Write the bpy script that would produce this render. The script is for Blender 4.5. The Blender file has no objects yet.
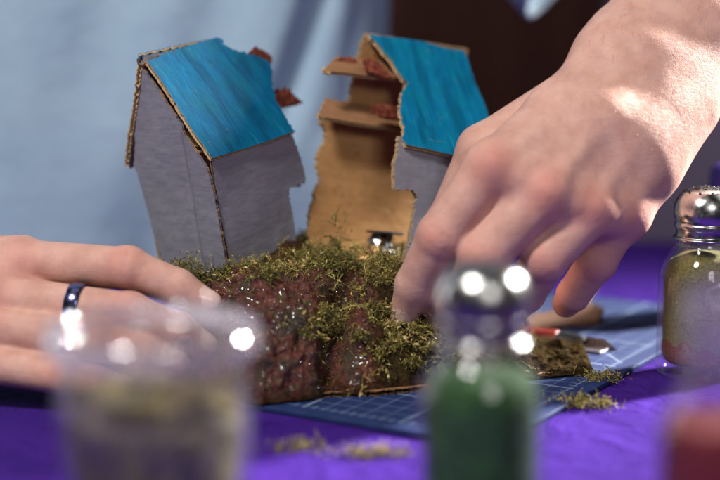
import bpy, bmesh, math, random
import numpy as np
from mathutils import Vector, Matrix, noise
from mathutils.geometry import delaunay_2d_cdt
random.seed(7); rng = np.random.default_rng(7)
SC = bpy.context.scene; COL = SC.collection
# ------------------------------------------------------------------ layout helpers (authored in centimetres, scaled to metres at the end)
FPX = 1700.0; CAMH = 21.0; PITCH = math.radians(10)
FW = np.array([0, math.cos(PITCH), -math.sin(PITCH)]); UP = np.array([0, math.sin(PITCH), math.cos(PITCH)]); RT = np.array([1.0, 0, 0])
CAM = np.array([0, 0, CAMH])
def ray(u, v): return FW + RT*(u-360)/FPX + UP*(240-v)/FPX
def PY(u, v, y): r = ray(u, v); return CAM + r*y/r[1]            # point at distance y from the camera's wall plane
def TZ(u, v, z=0.0): r = ray(u, v); return CAM + r*(z-CAMH)/r[2]  # point at height z
def proj(P):
    q = np.asarray(P) - CAM; d = q@FW
    return np.stack([360+FPX*(q@RT)/d, 240-FPX*(q@UP)/d], -1)
def onplane(u, v, p0, n):
    r = ray(u, v); t = ((p0-CAM)@n)/(r@n); return CAM + r*t
def sstep(a, b, x):
    t = np.clip((x-a)/(b-a), 0, 1); return t*t*(3-2*t)
def rotm(a):
    x, y, z = a
    cx, sx, cy, sy, cz, sz = math.cos(x), math.sin(x), math.cos(y), math.sin(y), math.cos(z), math.sin(z)
    return np.array([[cz,-sz,0],[sz,cz,0],[0,0,1]])@np.array([[cy,0,sy],[0,1,0],[-sy,0,cy]])@np.array([[1,0,0],[0,cx,-sx],[0,sx,cx]])
# ------------------------------------------------------------------ scene objects
def tag(o, label=None, cat=None, group=None, kind=None):
    if label: o['label'] = label
    if cat: o['category'] = cat
    if group: o['group'] = group
    if kind: o['kind'] = kind
    return o
def empty(name, loc, label, cat, group=None, R=None):
    o = bpy.data.objects.new(name, None); COL.objects.link(o); o.location = loc; o.empty_display_size = .01
    if R is not None: o.rotation_euler = Matrix(R.tolist()).to_euler()
    return tag(o, label, cat, group)
def link(name, me, mats, parent=None, smooth=True):
    o = bpy.data.objects.new(name, me); COL.objects.link(o)
    for m in (mats if isinstance(mats, (list, tuple)) else [mats]): me.materials.append(m)
    if parent is not None: o.parent = parent
    if smooth: me.polygons.foreach_set('use_smooth', [True]*len(me.polygons))
    return o
def mesh(name, V, Fc, mats, parent=None, smooth=True, mi=None):
    me = bpy.data.meshes.new(name); me.from_pydata([tuple(map(float, v)) for v in V], [], [tuple(map(int, f)) for f in Fc])
    o = link(name, me, mats, parent, smooth)
    if mi is not None: me.polygons.foreach_set('material_index', [int(i) for i in mi])
    me.update(); return o
def fast_mesh(name, V, Fc, mats, parent=None, smooth=True, mi=None):
    """V (n,3), Fc (m,k) numpy arrays with constant k"""
    me = bpy.data.meshes.new(name); m, k = Fc.shape
    me.vertices.add(len(V)); me.vertices.foreach_set('co', np.asarray(V, np.float32).ravel())
    me.loops.add(m*k); me.loops.foreach_set('vertex_index', Fc.astype(np.int32).ravel())
    me.polygons.add(m); me.polygons.foreach_set('loop_start', np.arange(0, m*k, k, dtype=np.int32))
    o = link(name, me, mats, parent, False)
    if smooth: me.polygons.foreach_set('use_smooth', np.ones(m, bool))
    if mi is not None: me.polygons.foreach_set('material_index', np.asarray(mi, np.int32))
    me.update(calc_edges=True); return o
def attr(o, name, vals):
    a = o.data.attributes.new(name, 'FLOAT', 'POINT'); a.data.foreach_set('value', np.asarray(vals, np.float32))
def bm_obj(name, bm, mats, parent=None, smooth=True):
    me = bpy.data.meshes.new(name); bm.to_mesh(me); bm.free(); return link(name, me, mats, parent, smooth)
def lathe(prof, n=64, c=(0, 0, 0), sq=0.0):
    """closed or open profile [(r,z)] -> V,F"""
    V, Fc = [], []
    for r, z in prof:
        for i in range(n):
            a = 2*math.pi*i/n; V.append((c[0]+r*math.cos(a), c[1]+r*math.sin(a), c[2]+z))
    for j in range(len(prof)-1):
        for i in range(n):
            k = (i+1) % n; Fc.append((j*n+i, j*n+k, (j+1)*n+k, (j+1)*n+i))
    return V, Fc
def smooth_prof(P, n=6):
    """Catmull-Rom through the profile points"""
    P = np.array(P, float); out = []
    Q = np.vstack([2*P[0]-P[1], P, 2*P[-1]-P[-2]])
    for i in range(1, len(Q)-2):
        for t in np.linspace(0, 1, n, endpoint=False):
            a, b, c, d = Q[i-1:i+3]
            out.append(.5*((2*b)+(-a+c)*t+(2*a-5*b+4*c-d)*t*t+(-a+3*b-3*c+d)*t**3))
    out.append(P[-1]); return [(max(0.0001, r), z) for r, z in out]
# ------------------------------------------------------------------ materials
class Mat:
    def __init__(s, name):
        s.m = bpy.data.materials.new(name); s.m.use_nodes = True; s.nt = s.m.node_tree; s.N = s.nt.nodes; s.L = s.nt.links
        s.b = s.N['Principled BSDF']; s.tc = s.N.new('ShaderNodeTexCoord')
        s.mp = s.N.new('ShaderNodeMapping'); s.mp.inputs['Scale'].default_value = (100, 100, 100)   # centimetres
        s.L.new(s.tc.outputs['Object'], s.mp.inputs['Vector']); s.co = s.mp.outputs[0]
    def set(s, **k):
        for n, v in k.items():
            n = n.replace('_', ' ')
            s.b.inputs[n].default_value = v
        return s
    def mapping(s, sc, rot=(0, 0, 0)):
        m = s.N.new('ShaderNodeMapping'); m.inputs['Scale'].default_value = sc; m.inputs['Rotation'].default_value = rot
        s.L.new(s.co, m.inputs['Vector']); return m.outputs[0]
    def noise(s, scale, detail=4, rough=.55, vec=None, dist=0):
        n = s.N.new('ShaderNodeTexNoise'); n.inputs['Scale'].default_value = scale; n.inputs['Detail'].default_value = detail
        n.inputs['Roughness'].default_value = rough; n.inputs['Distortion'].default_value = dist
        s.L.new(vec or s.co, n.inputs['Vector']); return n.outputs['Fac']
    def voro(s, scale, vec=None, feat='F1'):
        n = s.N.new('ShaderNodeTexVoronoi'); n.inputs['Scale'].default_value = scale; n.feature = feat
        s.L.new(vec or s.co, n.inputs['Vector']); return n.outputs['Distance']
    def ramp(s, fac, stops):
        r = s.N.new('ShaderNodeValToRGB'); e = r.color_ramp.elements
        while len(e) < len(stops): e.new(.5)
        for i, (p, c) in enumerate(stops):
            e[i].position = p; e[i].color = (*c, 1) if len(c) == 3 else c
        s.L.new(fac, r.inputs[0]); return r.outputs[0]
    def g(s, fac, lo, hi, a=0., b=1.):
        r = s.N.new('ShaderNodeMapRange'); r.inputs[1].default_value = lo; r.inputs[2].default_value = hi
        r.inputs[3].default_value = a; r.inputs[4].default_value = b; s.L.new(fac, r.inputs[0]); return r.outputs[0]
    def mix(s, fac, a, b, mode='MIX'):
        m = s.N.new('ShaderNodeMix'); m.data_type = 'RGBA'; m.blend_type = mode
        for idx, v in ((0, fac), (6, a), (7, b)):
            if hasattr(v, 'links') or isinstance(v, bpy.types.NodeSocket): s.L.new(v, m.inputs[idx])
            else: m.inputs[idx].default_value = v if idx == 0 else ((*v, 1) if len(v) == 3 else v)
        return m.outputs[2]
    def math(s, op, a, b=None):
        m = s.N.new('ShaderNodeMath'); m.operation = op
        for i, v in enumerate((a, b)):
            if v is None: continue
            if isinstance(v, bpy.types.NodeSocket): s.L.new(v, m.inputs[i])
            else: m.inputs[i].default_value = v
        return m.outputs[0]
    def attr(s, name):
        a = s.N.new('ShaderNodeAttribute'); a.attribute_name = name; return a.outputs['Fac']
    def xyz(s, vec=None):
        x = s.N.new('ShaderNodeSeparateXYZ'); s.L.new(vec or s.co, x.inputs[0]); return x.outputs
    def to(s, name, sock): s.L.new(sock, s.b.inputs[name.replace('_', ' ')]); return s
    def bump(s, h, dist=.02, strength=1.0):
        b = s.N.new('ShaderNodeBump'); b.inputs['Distance'].default_value = dist*.01; b.inputs['Strength'].default_value = strength
        s.L.new(h, b.inputs['Height'])
        old = s.b.inputs['Normal'].links
        if old: s.L.new(old[0].from_socket, b.inputs['Normal'])
        s.L.new(b.outputs[0], s.b.inputs['Normal']); return s

def m_table():
    m = Mat('purple_cloth'); m.set(Roughness=.8, Specular_IOR_Level=.04)
    m.to('Base Color', m.ramp(m.noise(.35, 5), [(.3, (.034, .010, .150)), (.7, (.047, .014, .190))]))
    wv = m.math('MAXIMUM', m.math('SINE', m.math('MULTIPLY', m.xyz()[0], 60.)), m.math('SINE', m.math('MULTIPLY', m.xyz()[1], 60.))); m.bump(wv, .02, .5); m.bump(m.noise(14, 3), .03, .5); m.bump(m.noise(.35, 4, .5, None, 1.2), .9, .5); return m.m
def m_wall():
    m = Mat('dark_brown_boards'); m.set(Roughness=.7)
    n = m.noise(1, 4, vec=m.mapping((.12, .12, .006)))
    x = m.xyz(); st = m.math('PINGPONG', x[0], 4.5)
    c = m.ramp(n, [(.3, (.085, .030, .022)), (.7, (.125, .045, .033))])
    m.to('Base Color', m.mix(m.g(st, 0, .5), (.012, .005, .005), c)); return m.m
def m_plain(name, c, rough=.6, c2=None, sc=.4, **k):
    m = Mat(name); m.set(Roughness=rough, **k)
    c2 = c2 or tuple(x*.8 for x in c)
    m.to('Base Color', m.ramp(m.noise(sc, 4), [(.3, c), (.7, c2)])); m.bump(m.noise(sc*12, 3), .02, .3); return m.m
def m_shirt():
    m = Mat('light_blue_cotton'); m.set(Roughness=.9, Sheen_Weight=.25)
    m.to('Base Color', m.ramp(m.noise(.25, 3), [(.3, (.32, .455, .585)), (.7, (.37, .505, .63))]))
    m.bump(m.noise(9, 3, vec=m.mapping((1, 1, .5))), .04, .6); m.bump(m.noise(.6, 3), .3, .4); return m.m
def skin_base(name):
    m = Mat(name); m.set(Roughness=.47, IOR=1.4, Subsurface_Weight=.14, Subsurface_Scale=.0016, Specular_IOR_Level=.22)
    m.b.inputs['Subsurface Radius'].default_value = (1, .38, .2)
    blot = m.noise(.9, 4); fine = m.noise(7, 4)
    c = m.ramp(blot, [(.3, (.465, .25, .195)), (.5, (.54, .305, .245)), (.72, (.60, .36, .295))])
    c = m.mix(m.math('MULTIPLY', m.attr('red'), .8), c, (.54, .185, .145))
    c = m.mix(m.g(fine, .45, .7, 0, .25), c, (.50, .25, .20))
    vein = m.g(m.math('ABSOLUTE', m.math('SUBTRACT', m.noise(.38, 2, .5, None, .6), .5)),   .0, .06, .15, 0); c = m.mix(vein, c, (.36, .22, .24))
    fr = m.g(m.voro(1.3), .0, .07, 1, 0); fr = m.math('MULTIPLY', fr, m.g(m.noise(.55, 2), .58, .66))
    c = m.mix(m.math('MULTIPLY', fr, .7), c, (.16, .06, .035))
    m.to('Base Color', c)
    m.to('Roughness', m.g(m.noise(3, 3), .3, .7, .46, .64))
    pores = m.voro(16); lines = m.voro(11, vec=m.mapping((1, 1.0, 1.0)), feat='DISTANCE_TO_EDGE')
    m.bump(m.g(lines, 0, .14), .008, .5); m.bump(pores, .007, .45); m.bump(m.noise(1.6, 4, .5), .06, .4); m.bump(m.noise(1, 3, vec=m.mapping((1.2, 6, 6))), .035, .4)
    return m
def m_nail():
    m = Mat('fingernail'); m.set(Roughness=.28, Subsurface_Weight=.15, Subsurface_Scale=.002)
    m.to('Base Color', m.ramp(m.noise(2.5, 2), [(.3, (.62, .42, .38)), (.7, (.68, .48, .43))])); return m.m
def m_roof(name, lo, hi):
    m = Mat(name); m.set(Roughness=.6, Specular_IOR_Level=.09)
    st = m.noise(1, 6, .65, vec=m.mapping((5.5, .7, .7))); bl = m.noise(.9, 4)
    st2 = m.noise(1, 4, .6, vec=m.mapping((22, 1.6, 1.6)))
    c = m.mix(m.g(st, .3, .7), lo, hi)
    c = m.mix(m.g(bl, .45, .7, 0, .5), c, (.0, hi[1]*.85, hi[1]*1.05))
    c = m.mix(m.g(st2, .60, .75, 0, .5), c, tuple(min(1, x*1.9+.02) for x in hi))
    c = m.mix(m.g(m.noise(2.3, 5), .66, .74, 0, .5), c, (.16, .17, .12))
    big = m.noise(1, 3, .5, vec=m.mapping((1.6, .35, .35), (0, 0, .35))); c = m.mix(m.g(big, .5, .62, 0, .55), c, tuple(x*.55 for x in lo)); c = m.mix(m.g(big, .36, .28, 0, .45), c, tuple(min(1, x*1.5+.01) for x in hi))
    m.to('Base Color', c); m.bump(st, .05, .6); m.bump(st2, .03, .6); m.bump(m.noise(20, 3), .015, .6); return m.m
def m_greywall():
    m = Mat('grey_painted_card'); m.set(Roughness=.6, Specular_IOR_Level=.3)
    st = m.noise(1, 5, .6, vec=m.mapping((.8, .8, 4.0), (0, .25, 0))); bl = m.noise(.8, 4)
    c = m.mix(m.g(st, .3, .7), (.175, .173, .215), (.235, .233, .28))
    c = m.mix(m.g(bl, .5, .7, 0, .5), c, (.20, .185, .215))
    c = m.mix(m.g(m.noise(3.5, 5), .66, .74, 0, .6), c, (.20, .13, .08))
    c = m.mix(m.g(m.noise(.45, 5, .6, None, .8), .5, .66, 0, .16), c, (.27, .265, .30)); c = m.mix(m.g(m.noise(1.1, 6, .7, None, 1.5), .62, .70, 0, .22), c, (.09, .085, .105))
    m.to('Base Color', c); m.bump(st, .04, .4); m.bump(m.noise(16, 4), .02, .6); m.bump(m.noise(.9, 3), .08, .5); return m.m
def m_card(name='raw_cardboard', a=(.36, .185, .07), b=(.45, .245, .10)):
    m = Mat(name); m.set(Roughness=.8, Specular_IOR_Level=.2)
    fl = m.noise(1, 4, .6, vec=m.mapping((.7, .7, 3))); sp = m.noise(22, 3)
    c = m.mix(m.g(fl, .3, .7), a, b); c = m.mix(m.g(sp, .55, .75, 0, .5), c, tuple(x*.55 for x in a))
    c = m.mix(m.g(m.noise(1.3, 4), .62, .72, 0, .55), c, tuple(x*.6 for x in a))
    m.to('Base Color', c); m.bump(sp, .02, .5); m.bump(m.noise(1, 2, vec=m.mapping((.3, .3, 2.4))), .05, .4); return m.m
def m_flute():
    m = Mat('cardboard_core'); m.set(Roughness=.85)
    m.to('Base Color', m.ramp(m.noise(6, 4), [(.3, (.34, .21, .10)), (.55, (.50, .34, .18)), (.75, (.62, .46, .28))])); return m.m
def m_torn():
    m = Mat('red_brown_torn_card'); m.set(Roughness=.75)
    m.to('Base Color', m.ramp(m.noise(4, 4), [(.3, (.07, .015, .010)), (.5, (.20, .038, .018)), (.72, (.38, .10, .045))])); m.bump(m.noise(12, 3), .04, .8); return m.m
def m_terrain():
    m = Mat('varnished_red_rock'); m.set(Roughness=.4, Coat_Weight=.28, Coat_Roughness=.10, Specular_IOR_Level=.3)
    n1 = m.noise(.75, 6, .6); n2 = m.noise(3.2, 5, .65); n3 = m.noise(1.2, 5, .6, vec=m.mapping((1.3, 1.3, 1.3), (1, 2, 0)))
    c = m.ramp(n2, [(.28, (.018, .008, .007)), (.45, (.085, .018, .013)), (.58, (.13, .040, .027)), (.74, (.25, .095, .06))])
    c = m.mix(m.g(n1, .48, .62), c, m.ramp(n2, [(.3, (.015, .011, .009)), (.6, (.06, .038, .026)), (.75, (.11, .08, .06))]))
    c = m.mix(m.g(n3, .56, .68, 0, .85), c, (.055, .06, .014))
    c = m.mix(m.attr('dirt'), c, m.ramp(n2, [(.3, (.012, .008, .005)), (.7, (.055, .036, .016))]))
    m.to('Base Color', c); inv = m.g(m.attr('dirt'), 0, .6, 1, 0); m.to('Coat Weight', m.math('MULTIPLY', inv, m.g(m.noise(1.5, 4), .40, .58, .04, .6))); m.to('Specular IOR Level', m.math('MULTIPLY', inv, .3)); m.bump(n2, .16, .8); m.bump(m.voro(7), .07, .8); m.bump(m.noise(22, 4, .7), .045, 1.0)
    m.to('Roughness', m.g(n1, .3, .7, .32, .6)); return m.m
def m_moss(name, stops):
    m = Mat(name); m.set(Roughness=.6, Specular_IOR_Level=.3, Subsurface_Weight=.0)
    m.to('Base Color', m.ramp(m.attr('tone'), stops)); return m.m
def m_mat():
    m = Mat('blue_cutting_mat'); m.set(Roughness=.62, Specular_IOR_Level=.25)
    x = m.xyz()
    def lines(sock, per, w):
        f = m.math('PINGPONG', sock, per/2); return m.math('LESS_THAN', f, w)
    g1 = m.math('MAXIMUM', lines(x[0], 1, .022), lines(x[1], 1, .022))
    g5 = m.math('MAXIMUM', lines(x[0], 5, .05), lines(x[1], 5, .05))
    d = m.math('SUBTRACT', x[0], x[1]); dg = lines(d, 15, .045)
    ed = m.math('MINIMUM', x[0], x[1])
    inb = m.math('GREATER_THAN', ed, .8)
    tick = m.math('MULTIPLY', m.math('MAXIMUM', lines(x[0], .5, .02), lines(x[1], .5, .02)), m.math('MULTIPLY', m.math('LESS_THAN', ed, 1.3), m.math('GREATER_THAN', ed, .8)))
    gg = m.math('MAXIMUM', m.math('MULTIPLY', g1, .42), m.math('MAXIMUM', m.math('MULTIPLY', g5, .8), m.math('MULTIPLY', dg, .9)))
    gg = m.math('MULTIPLY', m.math('MAXIMUM', gg, m.math('MULTIPLY', tick, .7)), inb)
    gg = m.math('MULTIPLY', gg, m.g(m.noise(1.5, 4), .3, .6, .45, 1))
    base = m.ramp(m.noise(.8, 5), [(.3, (.008, .018, .075)), (.7, (.013, .028, .105))])
    c = m.mix(gg, base, (.30, .38, .50)); c = m.mix(m.g(m.noise(6, 5), .6, .75, 0, .35), c, (.06, .07, .12))
    m.to('Base Color', c); m.bump(m.noise(25, 3), .01, .5); return m.m
def m_glass(name='clear_glass', tint=(.98, .98, .985), refr=.10, haze=0.0, base=.022):
    m = Mat(name); N, L = m.N, m.L
    t = N.new('ShaderNodeBsdfTransparent'); t.inputs[0].default_value = (*tint, 1)
    rf = N.new('ShaderNodeBsdfRefraction'); rf.inputs['IOR'].default_value = 1.46; rf.inputs['Roughness'].default_value = .03
    gl = N.new('ShaderNodeBsdfGlossy'); gl.inputs['Roughness'].default_value = .035
    b = N.new('ShaderNodeBump'); b.inputs['Distance'].default_value = .0006; b.inputs['Strength'].default_value = .3; L.new(m.noise(1.2, 2), b.inputs['Height'])
    lw = N.new('ShaderNodeLayerWeight'); lw.inputs['Blend'].default_value = .5
    for n_ in (rf, gl, lw): L.new(b.outputs[0], n_.inputs['Normal'])
    frs = m.math('ADD', m.math('MULTIPLY', m.math('POWER', lw.outputs['Facing'], 4.0), .5), base)
    m1 = N.new('ShaderNodeMixShader'); m1.inputs[0].default_value = refr; L.new(t.outputs[0], m1.inputs[1]); L.new(rf.outputs[0], m1.inputs[2])
    m2 = N.new('ShaderNodeMixShader'); L.new(frs, m2.inputs[0]); L.new(m1.outputs[0], m2.inputs[1]); L.new(gl.outputs[0], m2.inputs[2])
    out = m2.outputs[0]
    if haze:  # pale diffuse share: frosting on the plastic cap, painted light on the jar
        df = N.new('ShaderNodeBsdfTranslucent'); df.inputs[0].default_value = (.85, .80, .86, 1); d2 = N.new('ShaderNodeBsdfDiffuse'); d2.inputs[0].default_value = (.85, .80, .86, 1)
        ma = N.new('ShaderNodeMixShader'); L.new(df.outputs[0], ma.inputs[1]); L.new(d2.outputs[0], ma.inputs[2])
        m3 = N.new('ShaderNodeMixShader'); L.new(m.g(m.noise(.5, 4), .3, .7, haze*.6, haze*1.5), m3.inputs[0]); L.new(out, m3.inputs[1]); L.new(ma.outputs[0], m3.inputs[2]); out = m3.outputs[0]
    L.new(out, N['Material Output'].inputs['Surface']); return m.m
def m_metal(name, c=(.60, .59, .58), r0=.16, r1=.34):
    m = Mat(name); m.set(Metallic=1.0); m.b.inputs['Base Color'].default_value = (*c, 1)
    m.to('Roughness', m.g(m.noise(3, 5), .3, .7, r0, r1)); m.bump(m.noise(2, 3), .02, .3); return m.m
def m_grain(name, stops, sc=14):
    m = Mat(name); m.set(Roughness=.8)
    n = m.noise(sc, 4, .7)
    m.to('Base Color', m.ramp(n, stops)); m.bump(n, .10, 1.0); return m.m
M = dict(table=m_table(), wall=m_wall(), shirt=m_shirt(), skin=skin_base('skin').m, nail=m_nail(), greywall=m_greywall(),
    roofA=m_roof('teal_blue_roof_paint', (.0, .062, .15), (.0, .105, .215)), roofB=m_roof('bright_blue_roof_paint', (.0, .115, .26), (.003, .19, .34)),
    card=m_card(), carddark=m_card('brown_floor_card', (.23, .11, .052), (.30, .15, .075)), flute=m_flute(), torn=m_torn(), terrain=m_terrain(),
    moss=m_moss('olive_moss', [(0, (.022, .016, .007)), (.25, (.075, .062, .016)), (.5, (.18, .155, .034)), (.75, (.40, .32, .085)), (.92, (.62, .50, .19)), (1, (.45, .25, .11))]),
    worn=None, mat=m_mat(), glass=m_glass(), metal=m_metal('brushed_cap_metal', (.36, .355, .35)), hole_shade=m_plain('hole_shade_black', (.01, .01, .01)))
def m_worn():
    m = Mat('paint_smeared_card_edge'); m.set(Roughness=.75)
    c = m.mix(m.g(m.noise(2.6, 5), .42, .6), (.14, .13, .16), (.30, .17, .085)); c = m.mix(m.g(m.noise(9, 3), .55, .7), c, (.06, .05, .05))
    m.to('Base Color', c); m.bump(m.noise(14, 3), .03, .6); return m.m
M['worn'] = m_worn(); M['scrap'] = m_card('dull_brown_card', (.13, .07, .045), (.18, .10, .065))
# ------------------------------------------------------------------ setting
def box_bm(bm, lo, hi, bevel=0):
    r = bmesh.ops.create_cube(bm, size=1); s = [hi[i]-lo[i] for i in range(3)]; c = [(hi[i]+lo[i])/2 for i in range(3)]
    for v in r['verts']: v.co = Vector((v.co.x*s[0]+c[0], v.co.y*s[1]+c[1], v.co.z*s[2]+c[2]))
    if bevel:
        es = list({e for v in r['verts'] for e in v.link_edges}); bmesh.ops.bevel(bm, geom=es, offset=bevel, segments=3, affect='EDGES', profile=.5)
bm = bmesh.new(); box_bm(bm, (-95, 5, -3), (95, 119, 0), .5)
tag(bm_obj('table', bm, M['table']), 'table top under a bright purple cloth', 'table', kind='structure')
bm = bmesh.new(); box_bm(bm, (-220, 262, -75), (38, 268, 190)); tag(bm_obj('wall', bm, M['wall']), kind='structure')
bm = bmesh.new(); box_bm(bm, (38.2, 250, -75), (220, 268, 190)); tag(bm_obj('wall_panel', bm, m_plain('mauve_paint', (.26, .20, .33), .7, sc=.03)), kind='structure')
# cutting mat: own axes, corner under the green shaker
pL = TZ(262, 412, 0); pR = TZ(415, 438, 0); q1 = TZ(584, 397, 0); q2 = TZ(666, 357, 0)
ea = (pR-pL)[:2]; ea /= np.linalg.norm(ea); eb = np.array([-ea[1], ea[0]])     # ea along the near edge, eb along the right edge
qm = ((q1+q2)/2)[:2]; t = (qm-pL[:2])@ea; corner = pL[:2]+ea*t
# axes from the corner: x runs back along the near edge (-ea), y runs back along the right edge
bm = bmesh.new(); box_bm(bm, (0, 0, .02), (30, 22, .28), .05)
mo = bm_obj('cutting_mat', bm, M['mat'])
for v in mo.data.vertices: pass
ang = math.atan2(eb[1], eb[0])
# local (x,y) -> corner + x*eb + y*(-ea)
mo.location = (corner[0], corner[1], 0); mo.rotation_euler = (0, 0, ang)
tag(mo, 'blue cutting mat with pale grid lines under the miniature landscape', 'cutting mat')
# ------------------------------------------------------------------ cardboard
def resample(P, tear, step=.1):
    out = []; n = len(P)
    for i in range(n):
        a, b = np.array(P[i]), np.array(P[(i+1) % n]); L = np.linalg.norm(b-a); k = max(1, int(L/step)); amp = tear[i] if tear is not None else .012
        d = (b-a)/max(L, 1e-6); nn = np.array([-d[1], d[0]])
        for j in range(k):
            p = a+(b-a)*j/k
            if j: p = p + nn*rng.normal(0, amp) + d*rng.normal(0, min(amp, .02))
            out.append(p)
    return np.array(out)
def inside(P, q):
    x, y = q; c = False; n = len(P); j = n-1
    for i in range(n):
        if (P[i][1] > y) != (P[j][1] > y) and x < (P[j][0]-P[i][0])*(y-P[i][1])/(P[j][1]-P[i][1])+P[i][0]: c = not c
        j = i
    return c
def panel(name, poly, O, ex, ey, en, mats, parent, th=.30, tear=None, warp=.05, seed=0, flute=True, freq=.35, bend=None, etop=None):
    """corrugated card: poly in (ex,ey) coordinates; +en is the painted side. mats: front, back, edge"""
    O, ex, ey, en = (np.array(a, float) for a in (O, ex, ey, en))
    area = sum(poly[i][0]*poly[(i+1) % len(poly)][1]-poly[(i+1) % len(poly)][0]*poly[i][1] for i in range(len(poly)))
    poly = [np.array(p, float) for p in poly]
    if area < 0:
        poly = poly[::-1]
        if tear is not None: tear = tear[::-1][1:]+tear[::-1][:1]
    B = resample(poly, tear); nb = len(B)
    lo, hi = B.min(0), B.max(0); g = .3; I = []
    for x in np.arange(lo[0]+g/2, hi[0], g):
        for y in np.arange(lo[1]+g/2, hi[1], g):
            if inside(B, (x, y)) and np.min(np.hypot(B[:, 0]-x, B[:, 1]-y)) > .12: I.append((x, y))
    allp = [Vector((float(a), float(b))) for a, b in list(B)+I]
    vs, _, fs, ov, _, _ = delaunay_2d_cdt(allp, [], [list(range(nb))], 1, 1e-5)
    def w(p):
        z = warp*2*noise.noise(Vector((p[0]*freq+seed*7.3, p[1]*freq, seed*3.1)))
        return z+(bend(p) if bend else 0)
    def P3(p, z): return O+ex*p[0]+ey*p[1]+en*(z+w(p))
    V, Fc, mi = [], [], []; h = th/2; lt = .045
    n = len(vs)
    for z in (h, -h):
        for p in vs: V.append(P3(p, z+rng.normal(0, .004)))
    flip = np.dot(np.cross(ex, ey), en) < 0
    for f in fs:
        f = list(f); ff = f[::-1] if flip else f
        Fc.append(ff); mi.append(0); Fc.append([i+n for i in ff[::-1]]); mi.append(1)
    # liner edges
    def ring(z): 
        k = len(V); V.extend(P3(p, z) for p in B); return k
    r1, r2, r3, r4 = ring(h), ring(h-lt), ring(-h+lt), ring(-h)
    for a, b in ((r1, r2), (r3, r4)):
        for i in range(nb):
            j = (i+1) % nb; Fc.append((a+i, b+i, b+j, a+j)); mi.append(0 if etop is not None and B[i][1] < etop else 2)
    # inward normals, inner liners and fluting
    T = np.roll(B, -1, 0)-np.roll(B, 1, 0); T /= np.linalg.norm(T, axis=1)[:, None]+1e-9; Nn = np.stack([-T[:, 1], T[:, 0]], 1)
    for a, z in ((r2, h-lt), (r3, -h+lt)):
        k = len(V); V.extend(P3(B[i]+Nn[i]*.35, z) for i in range(nb))
        for i in range(nb):
            j = (i+1) % nb; Fc.append((a+i, k+i, k+j, a+j)); mi.append(2)
    if flute:
        per = 2*math.pi/.60; s = np.concatenate([[0], np.cumsum(np.linalg.norm(np.diff(B, axis=0), axis=1))])
        S2 = np.arange(0, s[-1], .065); bx = np.interp(S2, s, B[:, 0]); by = np.interp(S2, s, B[:, 1]); nx = np.interp(S2, s, Nn[:, 0]); ny = np.interp(S2, s, Nn[:, 1])
        for lay in (0,):
            k0 = len(V)
            for i in range(len(S2)):
                z = (h-lt)*.97*math.sin(per*S2[i]+1.8*noise.noise(Vector((S2[i]*.7, seed, 0))))
                ins = .05+.08*abs(noise.noise(Vector((S2[i]*2, seed+3, 0))))
                V.append(P3((bx[i]+nx[i]*ins, by[i]+ny[i]*ins), z)); V.append(P3((bx[i]+nx[i]*.35, by[i]+ny[i]*.35), z))
            for i in range(len(S2)-1): Fc.append((k0+2*i, k0+2*i+1, k0+2*i+3, k0+2*i+2)); mi.append(0 if etop is not None and by[i] < etop else 2)
    return mesh(name, V, Fc, mats, parent, False, mi)
def loc2(o, R, pix, p0, n, ax, ay):
    """photo outline -> coordinates on a house-local plane (p0,n local); returns 2-D local coordinates along axes ax, ay"""
    wn = R@np.array(n, float); wp = o+R@np.array(p0, float); out = []
    for u, v in pix:
        q = R.T@(onplane(u, v, wp, wn)-o)-np.array(p0, float); out.append((q@np.array(ax, float), q@np.array(ay, float)))
    return out
X3, Y3, Z3 = np.eye(3)
GW = [M['greywall'], M['card'], M['flute']]
# ---- left house
RA = rotm((-.037, -.161, .829)); oA = PY(230.1, 272.3, 81); wA, LA, heA, hrA, hbA = 5.55, 5.05, 5.41, 10.22, 5.06; yA = .69*wA
hA = empty('cardboard_house', oA, 'grey cardboard house with closed windowless gable and teal roof leaning left', 'model house', 'cardboard model houses', RA)
P = loc2(oA, RA, [(232,277),(226,240),(221,212),(216,188),(210,167),(190,136),(165,100),(143,68),(140,90),(136,130),(135,166),(138,172),(143,190),(154,230),(166,268)], (0,0,0), X3, Y3, Z3)
tr = [.02]*len(P); tr[9] = .03
panel('gable_wall', P, -X3*.0, Y3, Z3, -X3, [M['greywall'], M['card'], M['worn']], hA, th=.14, tear=tr, warp=.04, seed=1, bend=lambda p: .16*float(sstep(1.75, 1.45, p[0]))-.05*math.exp(-((p[0]-1.8)/.12)**2))
P = loc2(oA, RA, [(231,276),(221,215),(211,158),(291,135),(297,152),(303,172),(304,180),(303,184),(296,187),(287,188),(290,205),(297,246)], (0,.15,0), Y3, X3, Z3)
P[0] = (.06, P[0][1]); P[1] = (.06, P[1][1]); P[2] = (.06, P[2][1])
panel('front_wall', P, Y3*.15, X3, Z3, -Y3, [M['greywall'], M['card'], M['worn']], hA, th=.2, tear=[.01,.01,.01,.03,.03,.03,.05,.09,.05,.04,.03,.01], warp=.06, seed=2)
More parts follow.
